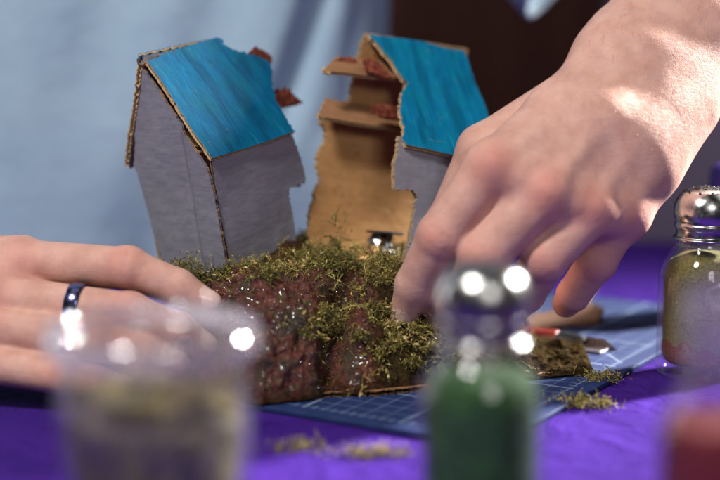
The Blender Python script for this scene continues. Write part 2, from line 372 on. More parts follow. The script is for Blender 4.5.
# front roof slab
sd = np.array([0, yA, hrA-heA]); sl = np.linalg.norm(sd); sd /= sl; nr = np.array([0, -sd[2], sd[1]])
p0 = np.array([0, 0, heA])+nr*.22
P = loc2(oA, RA, [(146,63),(164,55),(185,48),(205,41),(217,38),(222,40),(226,46),(232,50),(240,52),(251,55),(258,57),(265,61),(270,66),(272,73),(271,82),(273,92),(273,100),(278,107),(284,119),(290,129),(294,133),(272,141),(252,147),(230,154),(211,160),(198,142),(180,114),(162,86)], p0, nr, X3, sd)
panel('roof_panel', P, p0, X3, sd, nr, [M['roofA'], M['card'], M['flute']], hA, tear=[.02,.02,.02,.02,.03,.05,.05,.05,.05,.04,.04,.04,.04,.04,.05,.05,.05,.05,.05,.04,.015,.015,.015,.015,.02,.02,.02,.02], warp=.07, seed=3, th=.24)
# back roof slab, seen along its edge
qb = np.array(loc2(oA, RA, [(128,168)], (0,0,0), X3, Y3, Z3)[0]); ap = np.array([yA-.05, hrA+.12]); dd = qb-ap; ll = np.linalg.norm(dd); dd /= ll
db = np.array([0, dd[0], dd[1]]); nbk = np.array([0, -dd[1], dd[0]]); nbk = nbk if nbk[1] > 0 else -nbk
panel('roof_panel', [(-.12,-.32),(1.5,-.28),(3.6,-.2),(4.5,-.1),(4.7,1.5),(4.4,3),(4.8,ll),(-.05,ll),(-.12,3)], np.array([0, ap[0], ap[1]])+nbk*.1, X3, db, nbk, [M['roofA'], M['worn'], M['flute']], hA, tear=[.02,.02,.03,.05,.05,.05,.02,.03,.03], warp=.06, seed=4, etop=.1)
panel('back_wall', [(.15,-.6),(LA,-.6),(LA,hbA-.3),(.15,hbA-.3)], Y3*(wA-.2), X3, Z3, Y3, GW, hA, seed=5)
def torn_fan(pix, yv, seed, o, R, parent, nm='torn_floor', layers=2):
    for k in range(layers):
        pass
    V, Fc, FIB = [], [], []; unit2 = lambda d: np.array([-d[1], d[0]])/(np.linalg.norm(d)+1e-9)
    for k in range(layers):
        yy = yv+(k-1.5)*.13; jit = [(u+rng.normal(0, 1.6 if k else .5), v+rng.normal(0, 1.6 if k else .5)+k*1.2) for u, v in pix]
        p = loc2(o, R, jit, (0,yy,0), Y3, X3, Z3); Pn = resample(p, [.014]*len(p), .07)
        k0 = len(V)
        for s in (0, .03):
            for q in Pn: V.append((q[0], yy+s+.04*noise.noise(Vector((q[0]*2, q[1]*2, k+seed))), q[1]))
        c0 = np.mean(p, 0)
        for q in range(3):          # loose fibres
            b_ = c0+rng.normal(0, .12, 2); e_ = c0+(np.array(p[rng.integers(len(p))])-c0)*rng.uniform(.9, 1.3); w_ = unit2(e_-b_)*.045; kk = len(V)+0
            FIB.append((b_+w_, b_-w_, e_, yy-.04-.1*rng.random()))
        n = len(Pn); Fc.append(list(range(k0, k0+n))); Fc.append(list(range(k0+2*n-1, k0+n-1, -1)))
        for i in range(n): j = (i+1) % n; Fc.append((k0+i, k0+n+i, k0+n+j, k0+j))
    for a_, b_, e_, y_ in FIB:
        kk = len(V); V += [(a_[0], y_, a_[1]), (b_[0], y_, b_[1]), (e_[0], y_-.1+.2*rng.random(), e_[1])]; Fc.append((kk, kk+1, kk+2))
    return mesh(nm, V, Fc, M['torn'], parent, False)
torn_fan([(236,66),(247,54),(251,52),(257,45),(258,50),(264,50),(268,55),(272,57),(271,63),(264,66),(250,72),(238,74)], 3.3, 1, oA, RA, hA)
torn_fan([(262,96),(273,93),(278,88),(280,92),(284,86),(286,91),(292,88),(290,95),(296,97),(304,103),(295,104),(278,108),(264,112)], 2.3, 2, oA, RA, hA)
panel('floor_board', [(.4,.6),(4.7,.6),(4.9,3.2),(4.8,4.9),(.4,4.9)], Z3*6.0, X3, Y3, Z3, [M['carddark'], M['card'], M['flute']], hA, seed=6, tear=[.02,.08,.08,.02,.02])
# ---- right house
RB = rotm((-.15, .16, .52)); wB, LB, heB, hrB, sB = 5.2, 6.1, 5.4, 11.2, .72; yB = sB*wB
oB = PY(397, 255, 82.2)
for _ in range(30):        # settle the base so that eave and apex fall where they stand in the photo
    eB = proj(oB+RB@np.array([0,0,heB]))-np.array([402,147]); eC = proj(oB+RB@np.array([0,yB,hrB]))-np.array([368,36]); e = (eB+eC)/2
    oB = oB-np.array([e[0]/20, 0, -e[1]/20])*.5
hB = empty('cardboard_house', oB, 'broken cardboard house with torn open brown inside and bright blue roof', 'model house', 'cardboard model houses', RB)
sd = np.array([0, yB, hrB-heB]); sl = np.linalg.norm(sd); sd /= sl; nr = np.array([0, -sd[2], sd[1]]); p0 = np.array([0,0,heB])+nr*.15
P = loc2(oB, RB, [(367,33),(375,36),(396,40),(420,44),(442,49),(463,52),(467,62),(474,82),(482,104),(492,132),(504,166),(480,162),(455,157),(430,152),(404,147),(400,141),(402,128),(398,112),(400,96),(404,87),(407,82),(400,76),(393,66),(384,55),(375,43)], p0, nr, X3, sd)
panel('roof_panel', P, p0, X3, sd, nr, [M['roofB'], M['card'], M['flute']], hB, tear=[.02,.015,.015,.015,.015,.015,.015,.015,.015,.02,.02,.02,.02,.02,.04,.05,.05,.06,.06,.06,.06,.06,.05,.05,.04], warp=.10, seed=11, th=.24)
P = loc2(oB, RB, [(398,136),(396,150),(393,166),(393,178),(394,190),(404,190),(412,190),(415,196),(412,215),(408,236),(403,262),(500,266),(503,150)], (0,.1,0), Y3, X3, Z3)
panel('front_wall', P, Y3*.1, X3, Z3, -Y3, GW, hB, tear=[.04,.04,.04,.04,.03,.03,.03,.05,.05,.05,.03,.02,.02], warp=.05, seed=12)
# back roof slab: raw card inside
bd = np.array([0, wB-yB+.25, -4.6]); bl_ = np.linalg.norm(bd); bd /= bl_; bn = np.array([0, -bd[2], bd[1]]); p0 = np.array([0, yB+.05, hrB+.05])
P = loc2(oB, RB, [(366,33),(363,37),(360,48),(357,60),(357,72),(352,80),(350,92),(349,106),(345,118),(342,150)], p0, bn, X3, bd)
P += [(LB, P[-1][1]), (LB, P[0][1])]
panel('roof_panel', P, p0, X3, bd, bn, [M['roofB'], M['card'], M['flute']], hB, tear=[.08,.08,.08,.05,.06,.05,.04,.04,.04,.01,.01,.01], warp=.05, seed=13)
P = loc2(oB, RB, [(330,104),(324,112),(319,122),(325,132),(324,142),(317,152),(315,165),(319,178),(313,196),(309,214),(307,230),(309,245),(312,268)], (0,wB-.1,0), Y3, X3, Z3)
zt = loc2(oB, RB, [(349,104)], (0,wB-.1,0), Y3, X3, Z3)[0][1]
P += [(LB, P[-1][1]), (LB, zt), (0, zt)]
panel('back_wall', P, Y3*(wB-.1), X3, Z3, Y3, [M['greywall'], M['card'], M['flute']], hB, tear=[.05,.06,.07,.07,.06,.05,.05,.04,.04,.04,.03,.02,.01,.01,.01,.01], warp=.025, seed=14)
def plank(nm, top, bot, ytop, ybot, mats, seed, th=.2, tear=None, parent=hB, o=oB, R=RB):
    """a card strip hung between a rear edge (photo points, depth ytop) and a front edge"""
    T3 = [np.array([a, ytop, b]) for a, b in loc2(o, R, top, (0,ytop,0), Y3, X3, Z3)]
    B3 = [np.array([a, ybot, b]) for a, b in loc2(o, R, bot, (0,ybot,0), Y3, X3, Z3)]
    ex = B3[-1]-B3[0]; ex /= np.linalg.norm(ex); ey = T3[0]-B3[0]; ey -= ex*(ey@ex); ey /= np.linalg.norm(ey); en = np.cross(ex, ey)
    pts = [p-B3[0] for p in B3+T3[::-1]]
    return panel(nm, [(p@ex, p@ey) for p in pts], B3[0], ex, ey, en, mats, parent, th=th, tear=tear, seed=seed, warp=.04)
CD = [M['carddark'], M['carddark'], M['flute']]
plank('floor_board', [(336,57),(348,58),(366,56),(388,66),(404,72)], [(322,72),(350,75),(375,78),(404,80)], 4.1, 3.1, CD, 21, tear=[.01,.01,.01,.02,.03,.04,.05,.05,.02])
plank('floor_board', [(324,100),(340,103),(372,107),(404,111)], [(317,118),(345,123),(372,127),(404,130)], 4.7, 3.6, CD, 22, tear=[.01,.01,.01,.02,.03,.03,.03,.03])
torn_fan([(362,60),(366,57),(374,60),(382,66),(389,74),(394,78),(384,77),(375,74),(366,71)], 2.9, 5, oB, RB, hB, layers=2)
torn_fan([(371,107),(379,104),(390,106),(399,108),(399,118),(388,117),(377,115)], 3.3, 6, oB, RB, hB, layers=2)
torn_fan([(333,62),(342,57),(350,57),(358,60),(352,62),(344,63)], 3.9, 7, oB, RB, hB, layers=2)
plank('floor_board', [(340,250),(370,251),(404,254)], [(338,258),(365,260),(385,263),(404,264)], 4.6, 2.2, [M['card'], M['card'], M['flute']], 24, tear=[.03]*7)
# ------------------------------------------------------------------ diorama base
g1_, g2_, g3_ = TZ(262, 402, .5), TZ(420, 386, .5), TZ(592, 371, .5)
fx = np.array([-10.5, g1_[0], g2_[0], g3_[0], 14]); fy = np.array([78.2, g1_[1], g2_[1], g3_[1], 85])
def front(x): return np.interp(x, fx, fy)
topx = [-9.2, -8.2, -6.3, -3, 0, 2.3, 5, 6.6, 7.6, 8.4, 9.2, 10.2, 11.3]; topz = [1.0, 3.6, 4.85, 4.9, 4.75, 4.8, 4.4, 3.0, 1.4, .6, .5, .45, .4]; topf = [1.0, 3.6, 4.85, 4.9, 4.75, 4.8, 3.9, 2.0, .95, .65, .6, .6, .4]
def height0(x, y):
    s = (y-front(x)); mf = sstep(83.0, 85.5, y); top = np.interp(x, topx, topz)*mf+np.interp(x, topx, topf)*(1-mf)+.95*np.exp(-(((x+4.0)/1.7)**2+((y-84.6)/1.5)**2))-.25*np.exp(-(((x-1.2)/1.6)**2+((y-84.5)/2.5)**2))
    prof = np.interp(s, [-.2, 0, .5, 1.2, 2.2, 3.2, 4.2, 5.5, 20], [0, .10, .30, .50, .70, .86, .96, 1, 1])
    back = sstep(93.5, 90, y)
    return (.45+top*prof*back)
nx, ny = 250, 170
xs = np.linspace(-9.2, 11.3, nx); tt = np.linspace(0, 1, ny)
V = np.zeros((ny, nx, 3)); dirt = np.zeros((ny, nx))
for j in range(ny):
    yb = np.interp(xs, [5.6, 8.0, 11.3], [93.3, 85.2, 84.9]); yy = front(xs)+tt[j]**1.25*(yb-front(xs)); V[j, :, 0] = xs; V[j, :, 1] = yy; V[j, :, 2] = height0(xs, yy)
nrm = np.cross(np.gradient(V, axis=1), np.gradient(V, axis=0)); nrm /= np.linalg.norm(nrm, axis=2)[:, :, None]+1e-9
def tn(p):
    p = Vector(p)
    a = noise.fractal(p*.5, 1.0, 2.0, 3)*.62
    b = (noise.ridged_multi_fractal(p*.8+Vector((5, 2, 1)), .9, 2.1, 4, .9, 1.8)-1.0)*.34
    c = noise.noise(p*3.1)*.15+noise.noise(p*6.5)*.09
    return a+b+c
for j in range(ny):
    for i in range(nx):
        p = V[j, i]; f = min(1, (j+2.5)/6)*min(1, i/5, (nx-1-i)/5)
        d = tn(p)*min(1, .25+p[2]/3.5)
        flat = float(sstep(4.5, 6.5, p[1]-front(p[0]))); d *= 1-.75*flat
        gul = math.exp(-((p[0]+.9-.1*(p[1]-78))/.6)**2)*(1-flat)*1.5        # the dark gully between rock and moss
        V[j, i] = p+nrm[j, i]*(d-gul)*f*np.array([1, 1, 1])
        V[j, i, 2] = max(V[j, i, 2], .42)
        dirt[j, i] = min(1, max(float(sstep(.3, 1.2, p[0])), flat*.8, float(sstep(1.2, .5, p[2]))*.7))
TV = V.copy()
tn_n = np.cross(np.gradient(TV, axis=1), np.gradient(TV, axis=0)); tn_n /= np.linalg.norm(tn_n, axis=2)[:, :, None]+1e-9
TP = TV.reshape(-1, 3); TN = tn_n.reshape(-1, 3); TU = proj(TP)
idx = np.arange(nx*ny).reshape(ny, nx)
Fq = np.stack([idx[:-1, :-1], idx[:-1, 1:], idx[1:, 1:], idx[1:, :-1]], -1).reshape(-1, 4)
# skirt down to the board
b = np.concatenate([idx[0, :], idx[1:, -1], idx[-1, -2::-1], idx[-2:0:-1, 0]]); Vb = TV.reshape(-1, 3)[b].copy(); Vb[:, 2] = .40
k0 = nx*ny; nbd = len(b); Fs = np.stack([b, k0+np.arange(nbd), k0+(np.arange(nbd)+1) % nbd, np.roll(b, -1)], -1)
base = empty('diorama_base', (1, 84, .28), 'hand made miniature hill of glossy red brown rock and moss on a cardboard sheet', 'diorama')
loc = np.array([1, 84, .28])
o = fast_mesh('terrain', np.vstack([TV.reshape(-1, 3), Vb])-loc, np.vstack([Fq, Fs]), M['terrain'], base)
attr(o, 'dirt', np.concatenate([dirt.ravel(), np.ones(nbd)*.6]))
gi = rng.choice(np.where((TU[:, 0] > 225)&(TU[:, 0] < 350)&(TU[:, 1] > 282)&(TU[:, 1] < 402)&(TP[:, 1] < 82))[0], 46)
gV, gF = [], []
for q in gi:
    b2 = bmesh.new(); bmesh.ops.create_icosphere(b2, subdivisions=1, radius=float(rng.uniform(.03, .075))); k_ = len(gV); b2.verts.ensure_lookup_table()
    gV += [np.array(v.co)*np.array([1, 1, .7])+TP[q]+TN[q]*.03-loc for v in b2.verts]; gF += [[v.index+k_ for v in f.verts] for f in b2.faces]; b2.free()
gl_ = mesh('glitter_grains', gV, gF, m_metal('bright_glitter', (.85, .85, .85), .08, .2), base, True); gl_['kind'] = 'stuff'
fl_ = [(x, front(x)+(-.2 if .2 < x < 3.6 else .30)) for x in (-9.5, -5, -2.2, -.3, .6, 1.8, 3.2, 4.2, 8, 11.2)]
panel('cardboard_sheet', [(a-loc[0], c-loc[1]) for a, c in fl_]+[(10.35, .85), (7.1, 1.2), (4.8, 9.8), (-10.6, 10.0)], (0, 0, .13), X3, Y3, Z3, [M['carddark'], M['carddark'], m_card('dark_card_edge', (.05,.03,.017), (.16,.10,.05))], base, th=.24, tear=[.06]*14, warp=.0, seed=31)  # sheet edge coloured darker than the other cut card
# ------------------------------------------------------------------ moss
def sprigs(P, Nrm, length, tone, leaves=11):
    """curly moss stems with small leaflets; returns V (n,3), F (m,3), tone per vertex"""
    n = len(P); K = 6
    d = Nrm+rng.normal(0, .62, (n, 3)); d /= np.linalg.norm(d, axis=1)[:, None]
    curl = rng.normal(0, .95, (n, 3)); pts = [P-Nrm*.06]; dirs = [d]
    for k in range(K):
        dd = dirs[-1]+curl*.55+rng.normal(0, .34, (n, 3))-np.array([0, 0, .05]); dd /= np.linalg.norm(dd, axis=1)[:, None]
        pts.append(pts[-1]+dd*(length/K)[:, None]); dirs.append(dd)
    Vs, Fs, Ts = [], [], []; off = 0
    rnd = rng.normal(0, 1, (n, 3)); wid = .012+.030*rng.random(n)**2
    for k in range(K):
        a, b2 = pts[k], pts[k+1]; sdv = np.cross(dirs[k+1], rnd); sdv /= np.linalg.norm(sdv, axis=1)[:, None]+1e-9
        w0 = wid[:, None]*(1-k/K*.6); q = np.stack([a-sdv*w0, a+sdv*w0, b2+sdv*w0*.8, b2-sdv*w0*.8], 1)
        Vs.append(q.reshape(-1, 3)); i = off+np.arange(n)[:, None]*4
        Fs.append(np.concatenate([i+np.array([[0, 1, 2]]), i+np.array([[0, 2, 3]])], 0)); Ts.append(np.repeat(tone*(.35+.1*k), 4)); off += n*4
    for l in range(leaves):
        t = rng.uniform(.15, 1, n)*K; k = np.minimum(t.astype(int), K-1); fr = (t-k)[:, None]
        PP = np.stack(pts, 1); DD = np.stack(dirs, 1); ar = np.arange(n)
        a = PP[ar, k]*(1-fr)+PP[ar, k+1]*fr; dr = DD[ar, k+1]
        r = rng.normal(0, 1, (n, 3)); r -= dr*np.sum(r*dr, 1)[:, None]; r /= np.linalg.norm(r, axis=1)[:, None]
        ld = dr*.55+r*.85; sdv = np.cross(ld, dr); sdv /= np.linalg.norm(sdv, axis=1)[:, None]+1e-9
        L = ((.03+.15*rng.random(n)**2.2)*(length/.6)**.4)[:, None]; w1 = L*.19
        q = np.stack([a, a+ld*L*.5+sdv*w1, a+ld*L+dr*L*.25, a+ld*L*.5-sdv*w1], 1)
        Vs.append(q.reshape(-1, 3)); i = off+np.arange(n)[:, None]*4
        Fs.append(np.concatenate([i+np.array([[0, 1, 2]]), i+np.array([[0, 2, 3]])], 0)); Ts.append(np.repeat(np.clip(tone+rng.normal(0, .10, n), 0, 1), 4)); off += n*4
    return np.vstack(Vs), np.vstack(Fs), np.concatenate(Ts)
tn_n = np.cross(np.gradient(TV, axis=1), np.gradient(TV, axis=0)); tn_n /= np.linalg.norm(tn_n, axis=2)[:, :, None]+1e-9
TP = TV.reshape(-1, 3); TN = tn_n.reshape(-1, 3); TU = proj(TP)
# (u, v, ru, rv, weight, height, tone): where moss grows, by landmarks on the front of the hill
blobs = [(395,320,42,46,1.0,.75,.52),(385,285,40,26,.9,.7,.45),(412,345,30,22,.8,.6,.5),(290,268,60,9,1.0,.65,.45),(350,255,30,12,1.0,.9,.5),(330,262,26,18,.9,.8,.5),
    (318,322,26,13,.95,.6,.42),(322,340,8,14,.5,.5,.45),(300,258,22,10,.9,.8,.45),(195,270,34,9,1.0,.8,.5),(215,275,20,8,.9,.6,.42),(250,290,40,9,.16,.5,.38),(285,388,40,8,.2,.4,.3),
    (300,300,30,14,.12,.5,.4),(332,388,10,14,.6,.45,.33),(400,258,24,9,.8,.7,.5),(470,330,50,40,.8,.6,.45),(560,355,30,10,.15,.3,.3)]
wgt = np.zeros(len(TP)); hgt = np.ones(len(TP))*.5; tone0 = np.ones(len(TP))*.45
for u, v, ru, rv, w, h, t in blobs:
    e = np.exp(-(((TU[:, 0]-u)/ru)**2+((TU[:, 1]-v)/rv)**2)*1.2)*w; upd = e > wgt
    wgt[upd] = e[upd]; hgt[upd] = h; tone0[upd] = t
clump = np.array([noise.noise(Vector(p)*1.5+Vector((3, 3, 3))) for p in TP])
wgt = np.maximum(wgt, sstep(83, 85, TP[:, 1])*.35); hgt = np.where(TP[:, 1] > 82.5, np.minimum(hgt, .42), hgt)
wgt = wgt*np.clip(.27+2.6*clump, 0.015, 1.6)
dark_gap = ((TU[:, 0]-350)/9)**2+((TU[:, 1]-285)/22)**2 < 1; wgt[dark_gap] *= .15
area = np.linalg.norm(np.cross(np.gradient(TV, axis=1), np.gradient(TV, axis=0)), axis=2).ravel()
pr = wgt*area; pr[TP[:, 2] < .6] *= .2; pr /= pr.sum()
ids = rng.choice(len(TP), 11500, p=pr)
Pm = TP[ids]+rng.normal(0, .06, (len(ids), 3)); Lm = hgt[ids]*(.3+1.2*rng.random(len(ids))**1.8)*np.clip(.75+1.6*clump[ids], .35, 1.6)
Tm = np.clip(tone0[ids]+.75*clump[ids]-.06+.38*np.array([noise.noise(Vector(p)*.8) for p in Pm])+rng.normal(0, .14, len(ids)), 0, 1)
Vm, Fm, Tt = sprigs(Pm, TN[ids], Lm, Tm)
# tall wispy tuft between the houses
def tuft(c, n, spread, length, tone, upv=(0, 0, 1), leaves=9):
    P_ = np.array(c)+rng.normal(0, 1, (n, 3))*np.array(spread); U = np.tile(np.array(upv, float), (n, 1))+rng.normal(0, .25, (n, 3)); U /= np.linalg.norm(U, axis=1)[:, None]
    return sprigs(P_, U, length*rng.uniform(.5, 1.3, n), np.clip(rng.normal(tone, .15, n), 0, 1), leaves)
parts = [(Vm, Fm, Tt)]
for u, v, y, n, sp, ln, tn_, uv in [(334,254,83.0,150,(.45,.4,.25),.9,.5,(0,0,1)),(330,262,81.5,260,(.6,.4,.3),.6,.45,(0,-.3,1)),(338,236,83.2,22,(.25,.25,.5),1.0,.55,(.4,0,1)),(383,258,80.9,200,(.4,.25,.12),.45,.7,(-.2,-.4,.6)),
        (188,268,81.0,120,(.5,.4,.15),.75,.55,(0,-.2,1)),(222,273,80.3,160,(.7,.25,.1),.4,.32,(0,-.5,1)),(320,318,78.6,240,(.55,.3,.25),.5,.48,(0,-.6,.6)),(275,275,80.3,240,(.7,.3,.15),.5,.5,(0,-.4,1)),(410,345,78.9,160,(.5,.3,.2),.5,.62,(0,-.6,.6))]:
    parts.append(tuft(PY(u, v, y), n, sp, ln, tn_, uv))
for u, v, r_, n, tn_ in [(384,264,.42,110,.72),(338,263,.75,230,.5),(300,262,.6,170,.45),(268,277,.5,120,.42),(322,318,.62,210,.5),(402,290,.7,200,.48),(374,312,.6,190,.42),(420,332,.6,170,.58),(394,346,.55,160,.66),
        (190,266,.55,150,.55),(228,275,.35,80,.3),(362,338,.45,110,.5),(412,364,.4,90,.5),(352,262,.5,130,.62),(430,352,.5,120,.5),(306,334,.3,50,.45)]:
    q = int(np.argmin((TU[:, 0]-u)**2+(TU[:, 1]-v)**2+(TP[:, 1] > 84)*1e6)); cc = TP[q]; d_ = rng.normal(0, 1, (n, 3)); d_ /= np.linalg.norm(d_, axis=1)[:, None]; d_[:, 2] = np.abs(d_[:, 2])*.9+.1*d_[:, 2]
    d_ += TN[q]*.4; d_ /= np.linalg.norm(d_, axis=1)[:, None]; rr_ = r_*(.75+.5*np.array([noise.noise(Vector(x)*2.2+Vector((u, v, 0))) for x in d_]))
    parts.append(sprigs(cc+d_*rr_[:, None]*np.array([1.15, .8, .75]), d_, rng.uniform(.22, .55, n), np.clip(rng.normal(tn_, .17, n)+.25*d_[:, 2]-.1, 0, 1), 8))
def merge(parts):
    Vs, Fs, Ts, k = [], [], [], 0
    for a, b_, c in parts: Vs.append(a); Fs.append(b_+k); Ts.append(c); k += len(a)
    return np.vstack(Vs), np.vstack(Fs), np.concatenate(Ts)
Vm, Fm, Tt = merge(parts)
o = fast_mesh('moss', Vm-loc, Fm, M['moss'], base, False); attr(o, 'tone', Tt); o['kind'] = 'stuff'
# loose moss on the table and mat
for (u, v, z, n, sx, lab) in [(376,452,0,110,.75,'yellow green moss crumb on purple cloth in front of the mat, below the hill'),(300,446,0,60,.75,'thin flat moss shred on purple cloth just right of the open jar'),
        (578,402,.1,110,.65,'largest loose moss crumb at the right corner of the blue mat'),(600,376,.3,70,.5,'pale moss crumb lying on grid lines of the blue mat near the tall shaker'),
        (605,405,0,28,.22,'tiny moss crumb on purple cloth beside the mat corner')]:
    c = TZ(u, v, z+.15); Vt, Ft, T3_ = tuft(c, int(n*1.7), (sx, .3, .1), .46, .72)
    Vt[:, 2] = np.maximum(Vt[:, 2], z+.01)
    o = fast_mesh('moss_crumb', Vt-np.array([c[0], c[1], z]), Ft, M['moss'], None, False); attr(o, 'tone', T3_); o.location = (c[0], c[1], z); tag(o, lab, 'moss', 'loose moss crumbs on the table')
# miniature things in the broken house
c = oB+RB@np.array([loc2(oB, RB, [(377,244)], (0,3.4,0), Y3, X3, Z3)[0][0], 3.4, loc2(oB, RB, [(377,244)], (0,3.4,0), Y3, X3, Z3)[0][1]])
bm = bmesh.new(); bmesh.ops.create_icosphere(bm, subdivisions=2, radius=.62)
for v in bm.verts: v.co *= 1+.10*noise.noise(v.co*9)
o = bm_obj('glitter_bead', bm, m_metal('silver_glitter', (.72, .74, .78), .12, .3), None, False); o.location = c; tag(o, 'small faceted silver bead inside the broken house', 'bead')
c2 = oB+RB@np.array([loc2(oB, RB, [(388,246)], (0,3.0,0), Y3, X3, Z3)[0][0], 3.0, loc2(oB, RB, [(388,246)], (0,3.0,0), Y3, X3, Z3)[0][1]])
mt = empty('miniature_table', c2, 'tiny dark table with one stout leg inside the broken house beside the bead', 'miniature table', None, RB)
dk = m_plain('dark_stained_card', (.035, .025, .022), .45, sc=3); bk = m_plain('glossy_black_paint', (.012, .012, .014), .2, sc=3)
bm = bmesh.new(); box_bm(bm, (-1.15,-.35,.62), (.75,.35,.74), .03); bmesh.ops.subdivide_edges(bm, edges=bm.edges[:], cuts=1)
for v in bm.verts: v.co.z += .05*noise.noise(v.co*3)
bm_obj('tabletop', bm, dk, mt)
Vv, Ff = lathe(smooth_prof([(.001,.63),(.2,.62),(.22,.45),(.16,.2),(.22,.0),(.26,-.25),(.001,-.28)]), 20); mesh('leg', Vv, Ff, bk, mt)
Vv, Ff = lathe(smooth_prof([(.001,-.2),(.3,-.22),(.34,-.32),(.3,-.42),(.001,-.44)]), 16); mesh('foot', Vv, Ff, m_plain('pale_glue', (.55,.53,.52), .3, sc=4), mt)
# ------------------------------------------------------------------ glassware
def shaker(name, x, y, Ht, rad, label, fill_mat, fill_z, cap_dust=None, red_mat=None, cap_mat=None):
    s = rad/2.2; k = Ht/9.3
    root = empty(name, (x, y, 0), label, 'shaker', 'glass shakers with metal caps')
    zs = 6.55*k
    outer = [(.001,.0),(1.7*s,.0),(2.05*s,.06),(2.2*s,.35),(2.2*s,1.2),(2.2*s,3*k),(2.2*s,4.8*k),(2.16*s,5.15*k),(1.9*s,5.75*k),(1.5*s,6.3*k),(1.34*s,6.55*k),(1.30*s,6.9*k),(1.30*s,7.9*k)]
    inner = [(1.12*s,7.9*k),(1.12*s,6.9*k),(1.14*s,6.6*k),(1.3*s,6.25*k),(1.7*s,5.65*k),(1.92*s,5.1*k),(1.95*s,4.7*k),(1.95*s,3*k),(1.95*s,1.1),(1.85*s,.75),(1.4*s,.6),(.001,.55)]
    pr_ = smooth_prof(outer, 5)+smooth_prof(inner, 5); V_, F_ = lathe(pr_, 72); mesh('glass_body', V_, F_, M['glass'], root)
    r = 1.90*s; fz = fill_z*k
    fp = [(.001,.62),(1.38*s,.66),(1.80*s,.82),(r,1.15),(r,2.4*k),(r,4.6*k),(1.87*s,5.1*k),(1.66*s,5.6*k),(1.27*s,6.2*k)]
    fp = [q for q in fp if q[1] < fz-.05]; rl = np.interp(fz, [4.6*k,5.1*k,5.6*k,6.2*k], [1.9*s,1.87*s,1.66*s,1.27*s])
    fp += [(rl, fz), (rl*.6, fz+.12), (.001, fz+.2)]
    V_, F_ = lathe(fp if len(fp) < 3 else smooth_prof(fp, 4), 48)
    V_ = [(a, b_, c_+(.18*noise.noise(Vector((a*.9, b_*.9, 1)))+.12*a/s/2 if c_ > fz-.15 else 0)) for a, b_, c_ in V_]
    mesh('contents', V_, F_, fill_mat, root)
    # threaded metal cap: skirt, rolled band, dome
    zc = 6.75*k; cr = 1.46*s
    cp = [(1.36*s,zc),(1.50*s,zc-.02),(1.55*s,zc+.06),(1.50*s,zc+.14),(cr*.97,zc+.2),(cr*.97,zc+.5*k),(cr*1.03,zc+.58*k),(cr*1.03,zc+.75*k),(cr,zc+.86*k),(cr*1.05,zc+1.0*k),(cr*1.08,zc+1.3*k),(cr*1.03,zc+1.75*k),(cr*.88,zc+2.15*k),(cr*.66,zc+2.38*k),(cr*.3,zc+2.52*k),(.001,zc+2.55*k)]
    V_, F_ = lathe(smooth_prof(cp, 5), 72); cap = mesh('cap', V_, F_, cap_mat or M['metal'], root)
    V_, F_ = [], []
    for rr, nn in ((.0, 1), (.38, 6), (.72, 11)):
        for i in range(nn):
            a = 2*math.pi*i/nn+.2; px, py = cr*rr*math.cos(a), cr*rr*math.sin(a); pz = zc+2.55*k-(rr**2)*.40*k
            nv = Vector((math.cos(a)*rr*.75, math.sin(a)*rr*.75, 1)).normalized(); t1 = nv.orthogonal().normalized(); t2 = nv.cross(t1); k0 = len(V_)
            for zz, r_ in ((.035, .075), (.045, .05), (-.02, .05)):
                for q in range(12):
                    w_ = Vector((px, py, pz))+nv*zz+(t1*math.cos(q*math.pi/6)+t2*math.sin(q*math.pi/6))*r_*s; V_.append(w_)
            for q in range(12):
                q2 = (q+1) % 12; F_.append((k0+q, k0+q2, k0+12+q2, k0+12+q)); F_.append((k0+12+q, k0+12+q2, k0+24+q2, k0+24+q))
            F_.append(tuple(k0+24+q for q in range(12)))
    mesh('cap_holes', V_, F_, M['hole_shade'], cap)  # black discs on the closed cap paint the shade inside its holes
    if cap_dust:
        n = 420; a = rng.uniform(0, 2*math.pi, n); rr = np.sqrt(rng.uniform(0, 1, n))*.9
        Pp = np.stack([cr*rr*np.cos(a), cr*rr*np.sin(a), zc+2.58*k-(rr**2.4)*.62*k], 1); Vd, Fd, Td = sprigs(Pp, np.tile([0, 0, 1.], (n, 1)), np.full(n, .09), np.clip(rng.normal(.4, .2, n), 0, 1), 2)
        d_ = fast_mesh('moss_dust', Vd, Fd, M['moss'], cap, False); attr(d_, 'tone', Td); d_['kind'] = 'stuff'
    if red_mat:
        V_, F_ = lathe(smooth_prof([(.001,.60),(1.4*s,.63),(1.82*s,.80),(1.925*s,1.1),(1.93*s,1.2*k),(1.90*s,1.5*k),(1.7*s,1.4*k),(.001,1.4*k)], 5), 48)
        V_ = [(a, b_, c_+(.5*noise.noise(Vector((a*1.2, b_*1.2, 4)))-.25*(a+.8*b_+1.2) if c_ > 1.15*k else 0)) for a, b_, c_ in V_]
        mesh('red_powder', V_, F_, red_mat, root)
    return root
olive = m_grain('olive_moss_flock', [(.3, (.07, .066, .018)), (.5, (.17, .15, .035)), (.7, (.28, .24, .07))], 9)
green = m_grain('deep_green_flock', [(.36, (.003, .020, .003)), (.5, (.008, .050, .007)), (.64, (.04, .12, .025))], 2.6)
redm = m_grain('red_flock', [(.3, (.10, .005, .010)), (.5, (.17, .008, .014)), (.7, (.24, .018, .024))], 9)
rust = m_grain('rust_flock', [(.35, (.10, .022, .010)), (.65, (.26, .07, .035))], 10)
bR = TZ(716, 380, 0); shaker('glass_shaker', 16.75, 81.2, 9.3, 2.2, 'glass shaker filled with olive moss flakes, standing beside the mat at right', olive, 5.9, cap_dust=True, red_mat=rust)
shaker('glass_shaker', 4.22, 57.2, 10.15, 2.26, 'blurred near glass shaker of dark green flock in front of the hand', green, 5.6)
